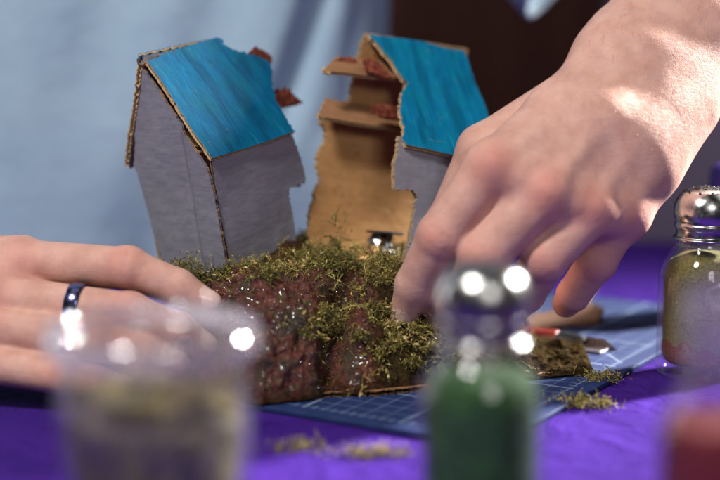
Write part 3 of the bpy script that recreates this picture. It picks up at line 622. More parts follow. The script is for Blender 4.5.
shaker('glass_shaker', 11.45, 51.0, 11.0, 2.3, 'blurred nearest shaker of red flock with translucent cap at right edge', redm, 5.3, cap_mat=m_glass('frosted_lilac_plastic', (.88, .84, .92), .1, .045, .05))
# small paint bottle with violet cap behind the olive shaker
pb = empty('paint_bottle', (20.6, 94.5, 0), 'paint bottle with violet blue cap behind the olive shaker, mostly past the frame edge', 'bottle')
V_, F_ = lathe(smooth_prof([(.001,0),(1.5,0),(1.7,.15),(1.72,1.2),(1.72,5.0),(1.6,5.5),(.9,6.0),(.75,6.3),(.75,6.9)], 5), 40); mesh('bottle_body', V_, F_, m_plain('violet_plastic', (.05,.03,.22), .35, sc=1), pb)
V_, F_ = lathe(smooth_prof([(.8,6.6),(.95,6.65),(.98,7.2),(.95,8.1),(.8,8.5),(.4,8.65),(.001,8.7)], 5), 40); mesh('cap', V_, F_, m_plain('violet_cap', (.06,.035,.28), .3, sc=1), pb)
# open jar of dried moss in front
jx, jy = -7.15, 57.0
jar = empty('glass_jar', (jx, jy, 0), 'open clear glass jar half full of dried moss, blurred in the foreground at left', 'jar')
pr_ = smooth_prof([(.001,0),(2.3,0),(2.7,.1),(2.95,.5),(3.22,2),(3.46,3.8),(3.46,5.0),(3.38,6.0),(3.24,6.7),(3.2,7.0),(3.3,7.2),(3.3,7.4),(3.05,7.3),(2.98,7.0),(3.0,6.6),(3.14,6.0),(3.22,5.0),(3.22,3.8),(2.98,2.2),(2.7,1.1),(2.2,.8),(.001,.75)], 5)
V_, F_ = lathe(pr_, 96); mesh('glass_body', V_, F_, m_glass('clear_jar_glass', (.985, .98, .985), .12, .014, .06), jar)  # faint pale haze mixed in, standing in for light along the walls
rp = [(3.30,7.15),(3.62,7.12),(3.74,7.35),(3.76,7.6),(3.73,7.85),(3.6,8.02),(3.42,8.06),(3.29,7.95),(3.26,7.6),(3.28,7.3),(3.30,7.15)]
V_, F_ = lathe(smooth_prof(rp, 4), 96); mesh('rim', V_, F_, m_glass('pale_lit_rim_glass', (.98, .97, .985), .3, .085, .16), jar)  # pale diffuse share paints in the light a thick rim gathers
dry = m_grain('dried_moss_bed', [(.34, (.02, .015, .010)), (.5, (.09, .072, .042)), (.66, (.21, .19, .075))], 1.1)
V_, F_ = lathe(smooth_prof([(.001,.82),(2.1,.86),(2.6,1.15),(2.8,2.2),(2.95,4.0),(2.9,4.9),(2.0,5.3),(1.0,5.5),(.001,5.6)], 8), 64)
V_ = [tuple(np.array(v)*np.array([1, 1, 1])+np.array([0, 0, (.5*noise.noise(Vector((v[0], v[1], 2))) if v[2] > 4.6 else 0)])) for v in V_]
bed = mesh('dried_moss', V_, F_, dry, jar)
n = 4200; a = rng.uniform(0, 2*math.pi, n); zz = rng.uniform(1.2, 5.3, n); side = rng.random(n) < .6
rr = np.where(side, np.interp(zz, [1, 2.2, 4, 4.9, 5.6], [2.5, 2.75, 2.9, 2.85, .6])*.98, np.sqrt(rng.random(n))*2.75); zz = np.where(side, zz, 5.1+.3*rng.random(n)+.25*(1-rr/2.8))
Pp = np.stack([rr*np.cos(a), rr*np.sin(a), zz], 1); nn = np.where(side[:, None], np.stack([np.cos(a)*.12, np.sin(a)*.12, np.ones(n)*.8], 1), np.array([0, 0, 1.]))
nn /= np.linalg.norm(nn, axis=1)[:, None]
Vd, Fd, Td = sprigs(Pp, nn, rng.uniform(.3, .9, n), np.clip(.27+1.1*np.array([noise.noise(Vector(x)*1.05+Vector((4, 1, 0))) for x in Pp])+rng.normal(0, .16, n), 0, 1), 6)
rad_ = np.hypot(Vd[:, 0], Vd[:, 1]); lim = np.interp(Vd[:, 2], [.8, 1.1, 2.2, 4.4, 6.2, 7], [2.1, 2.62, 2.84, 3.04, 3.16, 3.2]); f = np.minimum(1, lim/np.maximum(rad_, 1e-6)); Vd[:, 0] *= f; Vd[:, 1] *= f
jm = m_moss('dried_moss_mix', [(0, (.04, .026, .02)), (.3, (.20, .14, .09)), (.55, (.42, .32, .19)), (.8, (.42, .38, .10)), (1, (.68, .60, .24))])
o = fast_mesh('moss_flakes', Vd, Fd, jm, bed, False); attr(o, 'tone', Td); o['kind'] = 'stuff'
# ------------------------------------------------------------------ tools and scraps behind the hill
kn = TZ(548, 331, .9); ke = TZ(592, 342, .6); dk_ = ke-kn; an = math.atan2(dk_[1], dk_[0])
knf = empty('craft_knife', (kn[0], kn[1], .55), 'craft knife with red handle and black collar lying behind the hill under the little finger', 'knife'); knf.rotation_euler = (0, 0, an)
def rod(prof, axis_n=20):
    V_, F_ = lathe(prof, axis_n); return [(z, x*1.0, y*.8) for x, y, z in V_], F_
V_, F_ = rod(smooth_prof([(.001,-5),(.42,-4.9),(.52,-4),(.5,-1),(.55,.2),(.5,.6),(.001,.62)], 5)); mesh('handle', V_, F_, m_plain('red_plastic', (.26,.03,.02), .35, sc=1), knf)
V_, F_ = rod(smooth_prof([(.001,.62),(.5,.62),(.52,1.0),(.44,1.7),(.3,2.1),(.001,2.12)], 5)); mesh('collar', V_, F_, m_plain('black_plastic', (.012,.012,.015), .4, sc=1), knf)
mesh('blade', [(2.1,-.03,-.28),(2.1,.03,-.28),(2.1,.03,.28),(2.1,-.03,.28),(3.9,0,-.26),(3.2,0,.26)], [(0,4,5,3),(1,2,5,4),(0,1,4),(3,5,2),(0,3,2,1)], M['metal'], knf, False)
sc_ = TZ(578, 326, .3)
o = panel('cardboard_scrap', [(-3.2,-.8),(.6,-1.0),(1.6,.2),(1.2,.9),(-3.0,1.2)], (0,0,0), X3, Y3, Z3, [M['scrap'], M['scrap'], M['scrap']], None, th=.3, tear=[.04]*5, seed=41, warp=.1)
o.location = (sc_[0]+.2, sc_[1]+.9, .62); o.rotation_euler = (.16, -.08, .3); tag(o, 'torn brown cardboard scrap lying behind the craft knife', 'cardboard')
st_ = TZ(575, 352, .35); bm = bmesh.new(); box_bm(bm, (-6, -.7, -.04), (1.6, .7, .04), .02)
o = bm_obj('metal_ruler', bm, m_metal('dull_violet_steel', (.35, .34, .40), .3, .5)); o.location = (st_[0]+.3, st_[1]+1.2, .36); o.rotation_euler = (0, 0, an-.08); tag(o, 'plain steel strip lying on the mat between knife and hill', 'ruler')
# ------------------------------------------------------------------ person: signed-distance body
class SDF:
    def __init__(s): s.prims = []        # (kind, data, group)
    def cone(s, a, b, ra, rb, k=.35, grp=0): s.prims.append(('c', np.array(a, float), np.array(b, float), ra, rb, k, grp))
    def ball(s, c, r, k=.35, grp=0, ax=None): s.cone(np.array(c)-1e-3, np.array(c)+1e-3, r, r, k, grp)
def d_cone(P, a, b, ra, rb):
    ba = b-a; t = np.clip(((P-a)@ba)/(ba@ba+1e-12), 0, 1); return np.linalg.norm(P-a-t[..., None]*ba, axis=-1)-(ra+(rb-ra)*t)
def smin(a, b, k):
    h = np.clip(.5+.5*(b-a)/k, 0, 1); return b*(1-h)+a*h-k*h*(1-h)
def build_prims(groups, joins):
    out = []
    for gi, (name, kj) in enumerate(joins):
        for pr in groups[name]: out.append((gi, kj)+pr)
    return out
def fold(P, prims, mask):
    out = None; d = None; cur = None; ckj = 0
    for idx_, (gi, kj, a, b, ra, rb, k) in enumerate(prims):
        if not mask[idx_]: continue
        q = d_cone(P, a, b, ra, rb)
        if gi != cur:
            if d is not None: out = d if out is None else smin(out, d, ckj)
            d, cur, ckj = q, gi, kj
        else: d = smin(d, q, k)
    if d is None: return np.full(P.shape[:-1], 5.0) if out is None else out
    return d if out is None else smin(out, d, ckj)
def nets(prims, extra, lo, hi, h, blk=16):
    lo = np.array(lo); n = np.ceil((np.array(hi)-lo)/h/blk).astype(int)*blk+1; nbk = (n-1)//blk
    D = np.full(n, 5.0, np.float32); hd = blk*h*math.sqrt(3)/2
    ib = np.stack(np.meshgrid(*[np.arange(q) for q in nbk], indexing='ij'), -1).reshape(-1, 3); cen = lo+(ib+.5)*blk*h
    DM = np.stack([d_cone(cen, a, b, ra, rb) for _, _, a, b, ra, rb, k in prims], 1).astype(np.float32)
    mn = DM.min(1); near = mn < hd+.9
    # blocks far inside: fill negative
    D[...] = 5.0
    for q in np.argwhere(mn < hd+.9)[:, 0]:
        bx, by, bz = ib[q]*blk; msk = DM[q] < hd+1.3
        sl = (slice(bx, bx+blk+1), slice(by, by+blk+1), slice(bz, bz+blk+1))
        if mn[q] < -hd-.3: D[sl] = -5; continue
        g = np.stack(np.meshgrid(*[lo[i]+h*np.arange(o_, o_+blk+1) for i, o_ in enumerate((bx, by, bz))], indexing='ij'), -1)
        D[sl] = extra(g, fold(g, prims, msk), cen[q], hd)
    S = D < 0
    cx = sum(S[i:n[0]-1+i, j:n[1]-1+j, k:n[2]-1+k].astype(np.int8) for i in (0, 1) for j in (0, 1) for k in (0, 1))
    act = np.argwhere((cx > 0) & (cx < 8)); vid = np.full(n-1, -1, np.int64); vid[tuple(act.T)] = np.arange(len(act))
    acc = np.zeros((len(act), 3)); cnt = np.zeros(len(act)); cor = [(i, j, k) for i in (0, 1) for j in (0, 1) for k in (0, 1)]
    for a in cor:
        for ax in range(3):
            if a[ax]: continue
            b_ = list(a); b_[ax] = 1
            va = D[tuple((act+np.array(a)).T)].astype(float); vb = D[tuple((act+np.array(b_)).T)].astype(float); m = (va < 0) != (vb < 0)
            t = np.where(m, va/np.where(m, va-vb, 1), 0); p = np.array(a)+t[:, None]*(np.array(b_)-np.array(a)); acc[m] += p[m]; cnt[m] += 1
    V = lo+(act+acc/cnt[:, None])*h; Q = []
    for ax in range(3):
        o1, o2 = [i for i in range(3) if i != ax]; s0 = [slice(None)]*3; s1 = [slice(None)]*3; s0[ax] = slice(0, -1); s1[ax] = slice(1, None)
        e = np.argwhere(S[tuple(s0)] != S[tuple(s1)]); e = e[(e[:, o1] > 0) & (e[:, o2] > 0) & (e[:, o1] < n[o1]-1) & (e[:, o2] < n[o2]-1)]
        inn = S[tuple(e.T)]
        def cell(d1, d2): c = e.copy(); c[:, o1] -= d1; c[:, o2] -= d2; return vid[tuple(c.T)]
        q = np.stack([cell(1, 1), cell(0, 1), cell(0, 0), cell(1, 0)], 1); fl = inn if ax != 1 else ~inn; q[~fl] = q[~fl][:, ::-1]; Q.append(q)
    Q = np.vstack(Q); Q = Q[(Q >= 0).all(1)]; return V, Q
G = {}; J = []; GR = []; RED = []; NAILS = []
def chain(name, pts, rad, k=.25, kj=.22, bumps=()):
    pts = [np.array(p, float) for p in pts]; G[name] = [(pts[i], pts[i+1], rad[i], rad[i+1], k) for i in range(len(pts)-1)]
    for p, r in bumps: G[name].append((np.array(p), np.array(p)+1e-3, r, r, .3))
    J.append((name, kj)); return pts
def unit(v): return v/np.linalg.norm(v)
def creases(p, along, dorsal, half, offs, r, w=.07, dep=.075):
    side = unit(np.cross(along, dorsal))
    for o_ in offs:
        c = p+along*o_+dorsal*r; mid = c+along*rng.normal(0, .02)
        a = c-side*half-dorsal*half*.35*half/r; b_ = c+side*half-dorsal*half*.35*half/r
        GR.append((a, b_, w, dep*rng.uniform(.6, 1.1), mid))
camdir = lambda p: unit(CAM-p)
def dors(p, along, bias=(0, 0, 0)):
    n = camdir(p)+np.array(bias); n = n-along*(n@along); return unit(n)
# --- the person's left hand (right of picture), poking the moss
mcpI, mcpM, mcpR, mcpL = PY(493,165,77.4), PY(547,190,77.0), PY(594,207,77.8), PY(625,214,79.2)
wr = PY(652,66,82.4); wrA, wrB = PY(618,62,82.6), PY(682,84,83.0)
J.clear()
G['palm'] = []
for m_, w_, r0, r1 in ((mcpI, PY(618,60,82.4), 1.35, 1.02), (mcpM, PY(640,66,81.9), 1.4, 1.05), (mcpR, PY(660,76,82.3), 1.4, .98), (mcpL, PY(676,92,83.2), 1.3, .88)):
    mid = (m_+w_)/2; off = -camdir(mid)*.35
    G['palm'].append((w_-camdir(w_)*.6, mid+off, r0+.1, (r0+r1)/2+.12, .8)); G['palm'].append((mid+off, m_-camdir(m_)*.12, (r0+r1)/2+.12, r1, .8))
for m_ in (mcpI, mcpM, mcpR, mcpL): G['palm'].append((m_-camdir(m_)*.9-UP*.4, m_-camdir(m_)*1.2+unit(wr-m_)*3.5, 1.05, 1.3, .8))
J.append(('palm', .3))
def finger(name, pix, ys, rad, mcp, kj=.24, rootk=.3):
    pts = [mcp]+[PY(u, v, y) for (u, v), y in zip(pix, ys)]
    chain(name, pts, rad, .22, kj)
    return pts
fI = finger('index', [(440,236),(415,285),(405,311)], [77.3,78.3,78.9], [1.14,1.06,.94,.72], mcpI-camdir(mcpI)*.15, .45)
fM = finger('middle', [(483,257),(451,298),(436,316)], [76.9,78.5,79.6], [1.18,1.13,1.0,.80], mcpM-camdir(mcpM)*.15, .40)
fR = finger('ring', [(545,258),(525,293),(516,306)], [77.4,79.0,80.2], [1.14,1.09,.96,.78], mcpR-camdir(mcpR)*.15, .32)
fL = finger('little', [(597,261),(574,294),(566,304)], [79.4,80.6,81.4], [1.0,.93,.83,.68], mcpL-camdir(mcpL)*.1, .32)
for f_, r in ((fI, 1.04), (fM, 1.06), (fR, 1.0), (fL, .9)):           # knuckle bumps on the back of each finger
    al = unit(f_[2]-f_[0]); dn = dors(f_[1], al); g_ = G[{id(fI):'index', id(fM):'middle', id(fR):'ring', id(fL):'little'}[id(f_)]]
    g_.append((f_[1]+dn*.05, f_[1]+dn*.05+1e-3, r*.95, r*.95, .35))
    creases(f_[1]+dn*.05, al, dn, .58, (-.36, -.2, -.02, .12, .3), r*.95); RED.append((f_[1]+dn*.9, 1.2, .65))
    creases(f_[2], unit(f_[3]-f_[1]), dors(f_[2], unit(f_[3]-f_[1])), .35, (-.1, .08), r*.86, .07, .06); RED.append((f_[3], .9, .35))
for m_, r, amt in ((mcpI, .86, .75), (mcpM, .84, .8), (mcpR, .8, .8), (mcpL, .60, .6)):
    c_ = camdir(m_); G['palm'].append((m_+c_*.22, m_+c_*.22+1e-3, r, r, .7)); RED.append((m_+c_*1.0, 1.5, amt))
mc = [mcpI, mcpM, mcpR, mcpL]; fp_ = [fI, fM, fR, fL]
for a_ in range(3):          # webs between the fingers and the flesh between the metacarpals
    p_, q_ = mc[a_], mc[a_+1]; b_ = -camdir(p_)*.28
    G['palm'].append((p_+b_, q_+b_, 1.0, .96, .7)); mm = (p_+q_)/2+b_; dd_ = unit(unit(fp_[a_][1]-p_)+unit(fp_[a_+1][1]-q_))
    G['palm'].append((mm, mm+dd_*1.15-camdir(mm)*.15, .92, .62, .6)); G['palm'].append((mm, (mm+wr)/2, .95, 1.5, .9))
for m_, w_ in ((mcpI, PY(625,75,81.4)), (mcpM, PY(640,80,81.0)), (mcpR, PY(655,88,81.3)), (mcpL, PY(668,100,82))):     # tendons
    c_ = camdir(m_); G['palm'].append((m_+c_*.72, m_*.35+w_*.65+c_*.72, .32, .26, .55))
GR.append((PY(520,190,75.6), PY(575,140,77.2), .8, .07)); GR.append((PY(572,205,75.6), PY(612,150,77.4), .8, .08)); GR.append((PY(612,222,76.4), PY(642,165,78.6), .7, .07))
chain('thumb', [PY(606,78,83.4), PY(483,150,81.8), PY(446,225,82.2), PY(424,296,81.6)], [1.5,1.22,1.0,.75], .4, .5)
G['web'] = [(PY(560,130,82), PY(498,165,80), 1.5, 1.1, .5)]; J.append(('web', .7))
# wrist and arm
elb = np.array([27.5, 103, 26.5]); shl = np.array([2.0, 113, 41.0])
fa = unit(elb-wr)
G['arm'] = [(PY(625,54,83.0), PY(628,52,82.9)+fa*6, 1.75, 2.35, 1.0), (PY(668,82,83.7), PY(672,80,83.5)+fa*6, 1.7, 2.3, 1.0), (wr+fa*4, elb, 2.9, 4.3, 1.5), (elb, shl, 4.3, 5.0, 1.5)]
G['arm'].append((PY(604,50,82.9), PY(604,46,82.9)+fa*1.4, 1.25, 1.2, 1.0)); G['arm'].append((PY(684,96,83.0), PY(684,92,83.0)+fa*1.0, 1.15, 1.05, .9))
G['palm'].append((mcpL-camdir(mcpL)*.05, PY(649,171,80.25), .84, .92, 1.0)); G['palm'].append((PY(649,171,80.25), PY(684,112,82.3), .92, 1.25, 1.0)); G['palm'].append((PY(620,192,78.95), PY(655,115,81.2), .98, 1.3, 1.0))
for w_, r_ in ((PY(618,60,82.4), 1.4), (PY(640,66,81.9), 1.45), (PY(660,76,82.3), 1.45), (PY(676,92,83.2), 1.35)):
    G['arm'].append((w_-camdir(w_)*.6, w_-camdir(w_)*1.2+fa*5.5, r_, 2.0, 1.2))
for u_, v_, y_, o_ in ((585,112,80.2,-1.1), (610,130,79.75,-.2), (636,148,79.85,.9), (650,165,80.5,1.5)):
    sdv = unit(np.cross(fa, camdir(wr))); G['arm'].append((PY(u_, v_, y_), wr+fa*5+camdir(wr)*1.25+sdv*o_, 1.15, 1.75, 1.2))
J.append(('arm', 1.5))
al = unit(fI[3]-fI[2]); NAILS.append((fI[3]+al*.12, al, dors(fI[3], al, (-.15, 0, .1)), .66))
# --- the person's right hand (left of picture), resting by the hill
i0, m0, r0_, l0 = PY(22,262,79.0), PY(-8,296,77.4), PY(-24,328,76.2), PY(-36,360,75.4)
wl = PY(-110,300,80.5)
G['palm2'] = []
for m_, w_, ra, rb in ((i0, PY(-95,268,81), 1.4, 1.08), (m0, PY(-100,290,80.2), 1.4, 1.08), (r0_, PY(-105,312,79.6), 1.35, 1.0), (l0, PY(-110,338,79.2), 1.3, .9)):
    G['palm2'].append((w_, (m_+w_)/2-camdir(m_)*.3, ra, (ra+rb)/2+.15, .8)); G['palm2'].append(((m_+w_)/2-camdir(m_)*.3, m_, (ra+rb)/2+.15, rb, .8))
    G['palm2'].append((m_-camdir(m_)*1.0, (m_+w_)/2-camdir(m_)*1.4, 1.1, 1.4, .8))
J.append(('palm2', .2))
h2 = [('index2', i0, [(128,268),(178,287),(205,302)], [77.8,77.6,77.6], [1.08,.98,.84,.66]), ('middle2', m0, [(130,314),(178,330),(200,344)], [76.2,76.2,76.6], [1.06,.98,.84,.66]),
      ('ring2', r0_, [(95,340),(145,354),(172,364)], [75.2,75.4,75.8], [1.0,.92,.8,.64]), ('little2', l0, [(65,377),(95,383),(118,388)], [74.4,74.4,74.8], [.9,.82,.74,.6])]
for nm, mc, px_, ys, rd in h2:
    pts = chain(nm, [mc]+[PY(u, v, y) for (u, v), y in zip(px_, ys)], rd, .22, .25)
    al = unit(pts[2]-pts[0]); dn = dors(pts[1], al, (0, 0, .5)); G[nm].append((pts[1]+dn*.14, pts[1]+dn*.14+1e-3, rd[1]*.93, rd[1]*.93, .3))
    creases(pts[1]+dn*.14, al, dn, .4, (-.25, -.05, .15), rd[1]*.93); RED.append((pts[1]+dn*.8, 1.2, .55)); RED.append((pts[3], .9, .4))
    al2 = unit(pts[3]-pts[2]); NAILS.append((pts[3]+al2*.1, al2, dors(pts[3], al2, (0, 0, 1.2)), rd[3]))
    if nm == 'middle2': mid2 = pts
for p_, q_ in ((i0, m0), (m0, r0_), (r0_, l0)):
    G['palm2'].append((p_-camdir(p_)*.25, q_-camdir(q_)*.25, 1.0, .96, .7)); mm = (p_+q_)/2-camdir(p_)*.3; G['palm2'].append((mm, mm+np.array([1.7, 0, -.25]), .9, .6, .6)); G['palm2'].append((mm, (mm+wl)/2, .95, 1.5, .9))
for m_ in (i0, m0, r0_, l0): RED.append((m_+camdir(m_), 1.4, .5)); G['palm2'].append((m_+camdir(m_)*.2+UP*.1, m_+camdir(m_)*.2+UP*.1+1e-3, .85, .85, .6))
chain('thumb2', [PY(-60,285,81.5), PY(40,292,80.6), PY(110,312,80.0), PY(160,330,79.6)], [1.5,1.2,1.0,.8], .4, .5)
elb2 = np.array([-50, 99, 12.0]); shl2 = np.array([-42, 113, 41.0]); fb = unit(elb2-wl)
G['arm2'] = [(PY(-105,286,81), PY(-105,286,81)+fb*6, 2.1, 2.4, .8), (PY(-110,322,80), PY(-110,322,80)+fb*6, 2.0, 2.3, .8), (wl+fb*4, elb2, 2.9, 4.2, 1.5), (elb2, shl2, 4.2, 5.0, 1.5), (shl2, (shl+shl2)/2, 5, 6, 2), ((shl+shl2)/2, shl, 6, 5, 2)]
J.append(('arm2', 1.1))
def extra(P, d, c, hd):
    for a, b, w, dep, *m_ in GR:
        if d_cone(c[None], a, b, 0, 0)[0] > hd+3*w+.2: continue
        e = np.minimum(d_cone(P, a, m_[0], 0, 0), d_cone(P, m_[0], b, 0, 0)) if m_ else d_cone(P, a, b, 0, 0)
        d = d+dep*np.exp(-(e/w)**2)
    for c_, al, dn, r in NAILS:                       # nail plates: a step on the back of each fingertip
        if np.linalg.norm(c-c_) > hd+1.5: continue
        q = P-(c_+dn*r*.62); sd_ = np.cross(al, dn); x = q@al; y = q@sd_; z = q@dn+y*y*.35/r
        e = np.sqrt((x/.62)**2+(y/.56)**2+(z/.34)**2)-1; d = smin(d, e*.34, .03)
    return d
HH = .11
allp = np.array([q for g in G.values() for pr in g for q in (pr[0], pr[1])])
V1, Q1 = nets(build_prims(G, J), extra, allp.min(0)-7, allp.max(0)+7, HH)
def vred(V):
    r = np.zeros(len(V))
    for c_, s_, a_ in RED:
        d2 = ((V-c_)**2).sum(1); r = np.maximum(r, a_*np.exp(-d2/(s_*.75)**2))
    return r
qc = V1[Q1].mean(1); mi = np.zeros(len(Q1), np.int32)
for c_, al, dn, r in NAILS:
    q = qc-(c_+dn*r*.62); sd_ = np.cross(al, dn); x = q@al; y = q@sd_; z = q@dn+y*y*.35/r
    mi[(x/.60)**2+(y/.54)**2 < 1] = np.where((z[(x/.60)**2+(y/.54)**2 < 1] > .1), 1, mi[(x/.60)**2+(y/.54)**2 < 1])
person = empty('person', (-20, 112, -75), 'person in a light blue t-shirt bending over the table, both hands at the miniature hill', 'person')
PL = np.array([-20, 112, -75.])
body = fast_mesh('body', V1-PL, Q1, [M['skin'], M['nail']], person, True, mi); attr(body, 'red', vred(V1))
sm = body.modifiers.new('smooth', 'SMOOTH'); sm.factor = .5; sm.iterations = 2
# silver blue ring on the middle finger
rc = mid2[0]+(mid2[1]-mid2[0])*.62; ra = unit(mid2[1]-mid2[0]); rr_ = 1.06+.4*(-.02)
# fine hairs on the forearms and the backs of the hands
VN = np.zeros_like(V1); fn_ = np.cross(V1[Q1[:, 2]]-V1[Q1[:, 0]], V1[Q1[:, 3]]-V1[Q1[:, 1]])
for c_ in range(4): np.add.at(VN, Q1[:, c_], fn_)
VN /= np.linalg.norm(VN, axis=1)[:, None]+1e-9
uv_ = proj(V1); w_ = (VN@np.array([0, -.6, .5]) > -.35)&(V1[:, 1] < 97)&(((uv_[:, 0] > 575)&(uv_[:, 1] < 170)&(uv_[:, 0]*.5+uv_[:, 1] < 480))|(uv_[:, 0] < -10))
dens = np.where(w_, np.clip((uv_[:, 0]-560)/110, .08, 1), 0); dens[uv_[:, 0] < 0] = .5*w_[uv_[:, 0] < 0]; hi_ = rng.choice(len(V1), 1500, p=dens/dens.sum())
hd_ = np.tile(-fa, (1500, 1)); hd_[uv_[hi_, 0] < 0] = -fb; hd_ = hd_+rng.normal(0, .35, (1500, 3))+np.array([.25, 0, -.35]); hn = VN[hi_]; hd_ -= hn*np.sum(hd_*hn, 1)[:, None]*1.0; hd_ /= np.linalg.norm(hd_, axis=1)[:, None]
hl = rng.uniform(.3, .75, 1500)[:, None]; a_ = V1[hi_]; sd_ = np.cross(hn, hd_)*.0045; b_ = a_+hd_*hl*.5+hn*hl*.22; e_ = a_+hd_*hl+hn*hl*.22
hV = np.stack([a_-sd_, a_+sd_, b_+sd_*.8, b_-sd_*.8, e_+sd_*.3, e_-sd_*.3], 1).reshape(-1, 3); k_ = np.arange(1500)[:, None]*6
hF = np.concatenate([k_+np.array([[0, 1, 2, 3]]), k_+np.array([[3, 2, 4, 5]])]); hm = m_plain('light_brown_hair', (.30, .17, .10), .5, sc=1)
ho = fast_mesh('arm_hair', hV-PL, hF, hm, person, False); ho['kind'] = 'stuff'
prf = [(rr_-.02,-.33),(rr_+.06,-.33),(rr_+.09,-.26),(rr_+.11,0),(rr_+.09,.26),(rr_+.06,.33),(rr_-.02,.33),(rr_-.04,0),(rr_-.02,-.33)]
V_, F_ = lathe(prf, 64); q_ = Vector((0, 0, 1)).rotation_difference(Vector(ra))
mring = Mat('polished_blue_steel'); mring.set(Metallic=1., Roughness=.18); mring.b.inputs['Base Color'].default_value = (.16, .17, .36, 1)
mesh('finger_ring', [np.array(q_ @ Vector(v))+rc-PL for v in V_], F_, mring.m, person)
# --- shirt: torso tube with hanging folds, and the loose sleeves
def shirt_pt(t, z):
    cx, cy = -21.0, 116.0; rx = 23.0+.05*(z-20); ry = 12.5; lean = -.10*(z-10)
    x = rx*math.copysign(abs(math.cos(t))**.6, math.cos(t)); y = ry*math.copysign(abs(math.sin(t))**.6, math.sin(t))
    n = Vector((math.cos(t)/rx, math.sin(t)/ry, 0)).normalized()
    wx = cx+x
    d = 1.1*noise.noise(Vector((wx*.10, z*.03, t)))+.5*noise.noise(Vector((wx*.22-z*.08, z*.05, 2)))*.6+.1*noise.noise(Vector((wx*.5-z*.2, z*.1, 5)))
    for x0, sl_, wd, dep in ((-3.4, .36, 1.15, 1.3), (.9, .06, .8, 1.2), (-9.0, .3, 2.2, .8), (-16, .3, 2.6, .9), (-23, .22, 2.4, .7), (-30, .25, 3., .8)):
        if y < 0: d -= dep*math.exp(-((wx-x0-sl_*(z-14))/wd)**2)
    return (wx+n.x*d, cy+y+n.y*d+lean, z)
nt_, nz_ = 300, 90; V_ = [shirt_pt(2*math.pi*i/nt_, -14+j*.72) for j in range(nz_) for i in range(nt_)]
F_ = [(j*nt_+i, j*nt_+(i+1) % nt_, (j+1)*nt_+(i+1) % nt_, (j+1)*nt_+i) for j in range(nz_-1) for i in range(nt_)]
k0 = len(V_); V_.append((-21, 112, 53)); F_ += [((nz_-1)*nt_+i, (nz_-1)*nt_+(i+1) % nt_, k0) for i in range(nt_)]
shirt = mesh('shirt', [np.array(v)-PL for v in V_], F_, M['shirt'], person)
def sleeve(S, E, rs, drop, seed):
    S, E = np.array(S, float), np.array(E, float); ax = unit(E-S); u1 = unit(np.cross(ax, [0, 0, 1])); u2 = np.cross(ax, u1); V_, F_ = [], []; n, m = 80, 30
    for wl_ in (0, -.25):
        for j in range(m):
            t = j/(m-1); c_ = S+(E-S)*t+np.array([0, 0, -drop*t*t])
            for i in range(n):
                a_ = 2*math.pi*i/n; r = rs[0]+(rs[1]-rs[0])*t+wl_+.7*noise.noise(Vector((math.cos(a_)*1.4, math.sin(a_)*1.4, t*2.5+seed)))*(.3+t); V_.append(c_+(u1*math.cos(a_)+u2*math.sin(a_))*r)
    for w_ in (0, n*m):
        F_ += [(w_+j*n+i, w_+j*n+(i+1) % n, w_+(j+1)*n+(i+1) % n, w_+(j+1)*n+i) for j in range(m-1) for i in range(n)]
    F_ += [((m-1)*n+i, (m-1)*n+(i+1) % n, n*m+(m-1)*n+(i+1) % n, n*m+(m-1)*n+i) for i in range(n)]
    return mesh('sleeve', [v-PL for v in V_], F_, M['shirt'], shirt)
sleeve((-4, 113, 41), (15.0, 107, 29.8), (10, 8.6), 6.2, 1)
sleeve((-38, 113, 41), (-47, 105, 26), (10, 8.2), 2.0, 5)
# ------------------------------------------------------------------ centimetres -> metres
S = .01; done = set()
for o in SC.objects:
    o.location = o.location*S
    if o.type == 'MESH' and o.data.name not in done: o.data.transform(Matrix.Scale(S, 4)); o.data.update(); done.add(o.data.name)
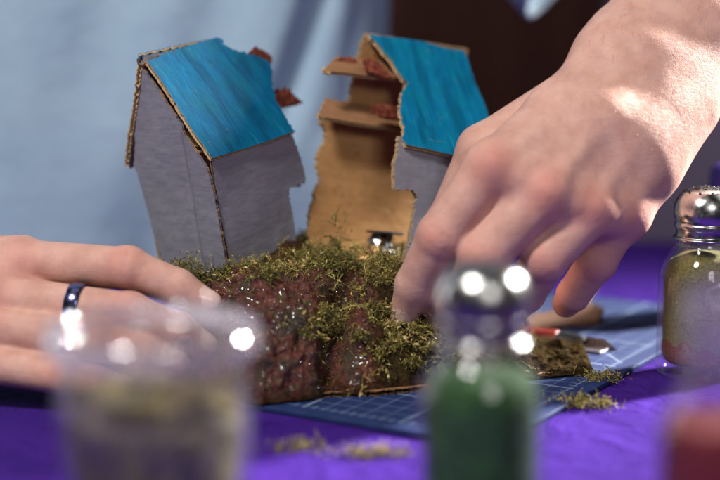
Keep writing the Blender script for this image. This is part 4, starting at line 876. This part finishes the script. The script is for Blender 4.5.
# ------------------------------------------------------------------ light, camera
def area(name, loc, target, size, power, col, size_y=None, spread=None):
    l = bpy.data.lights.new(name, 'AREA'); l.energy = power; l.color = col; l.size = size
    if size_y: l.shape = 'RECTANGLE'; l.size_y = size_y
    if spread: l.spread = spread
    o = bpy.data.objects.new(name, l); COL.objects.link(o); o.location = loc; o.rotation_euler = (Vector(target)-Vector(loc)).to_track_quat('-Z', 'Y').to_euler(); return o
area('key_light', (-.55, .02, 1.30), (0, .85, .05), .24, 26, (1.0, .97, .93))
area('front_light', (.36, -.45, .75), (0, .8, .05), .35, 5.6, (1.0, .98, .95))
area('jar_streak_light', (-1.20, 1.36, .22), (-.1, .7, .08), .20, 6, (.95, .97, 1.0), 1.2)  # unseen strip lamp added so the jar wall shows an upright streak
area('side_light', (1.20, 1.46, .74), (.175, .83, .15), .10, 4.2, (1.0, .97, .92), None, math.radians(27))
area('room_light', (-.3, 1.0, 1.9), (0, 1.0, 0), .9, 1.2, (1.0, .98, .95))
W = bpy.data.worlds.new('World'); SC.world = W; W.use_nodes = True; W.node_tree.nodes['Background'].inputs[0].default_value = (.7, .7, .72, 1); W.node_tree.nodes['Background'].inputs[1].default_value = .04
cd = bpy.data.cameras.new('camera'); co = bpy.data.objects.new('camera', cd); COL.objects.link(co); co.location = (0, 0, .21); co.rotation_euler = (math.pi/2-PITCH, 0, 0)
cd.sensor_width = 36; cd.lens = FPX/720*36; cd.clip_start = .01; cd.clip_end = 50
cd.dof.use_dof = True; cd.dof.focus_distance = .810; cd.dof.aperture_fstop = 3.0; cd.dof.aperture_blades = 9
SC.camera = co
SC.view_settings.view_transform = 'Standard'; SC.view_settings.look = 'None'; SC.view_settings.exposure = 0; SC.view_settings.gamma = 1
SC.render.engine = 'CYCLES'; SC.cycles.use_denoising = True; SC.cycles.max_bounces = 12; SC.cycles.transmission_bounces = 12; SC.cycles.transparent_max_bounces = 24
SC.cycles.caustics_reflective = False; SC.cycles.caustics_refractive = False; SC.cycles.sample_clamp_indirect = 6
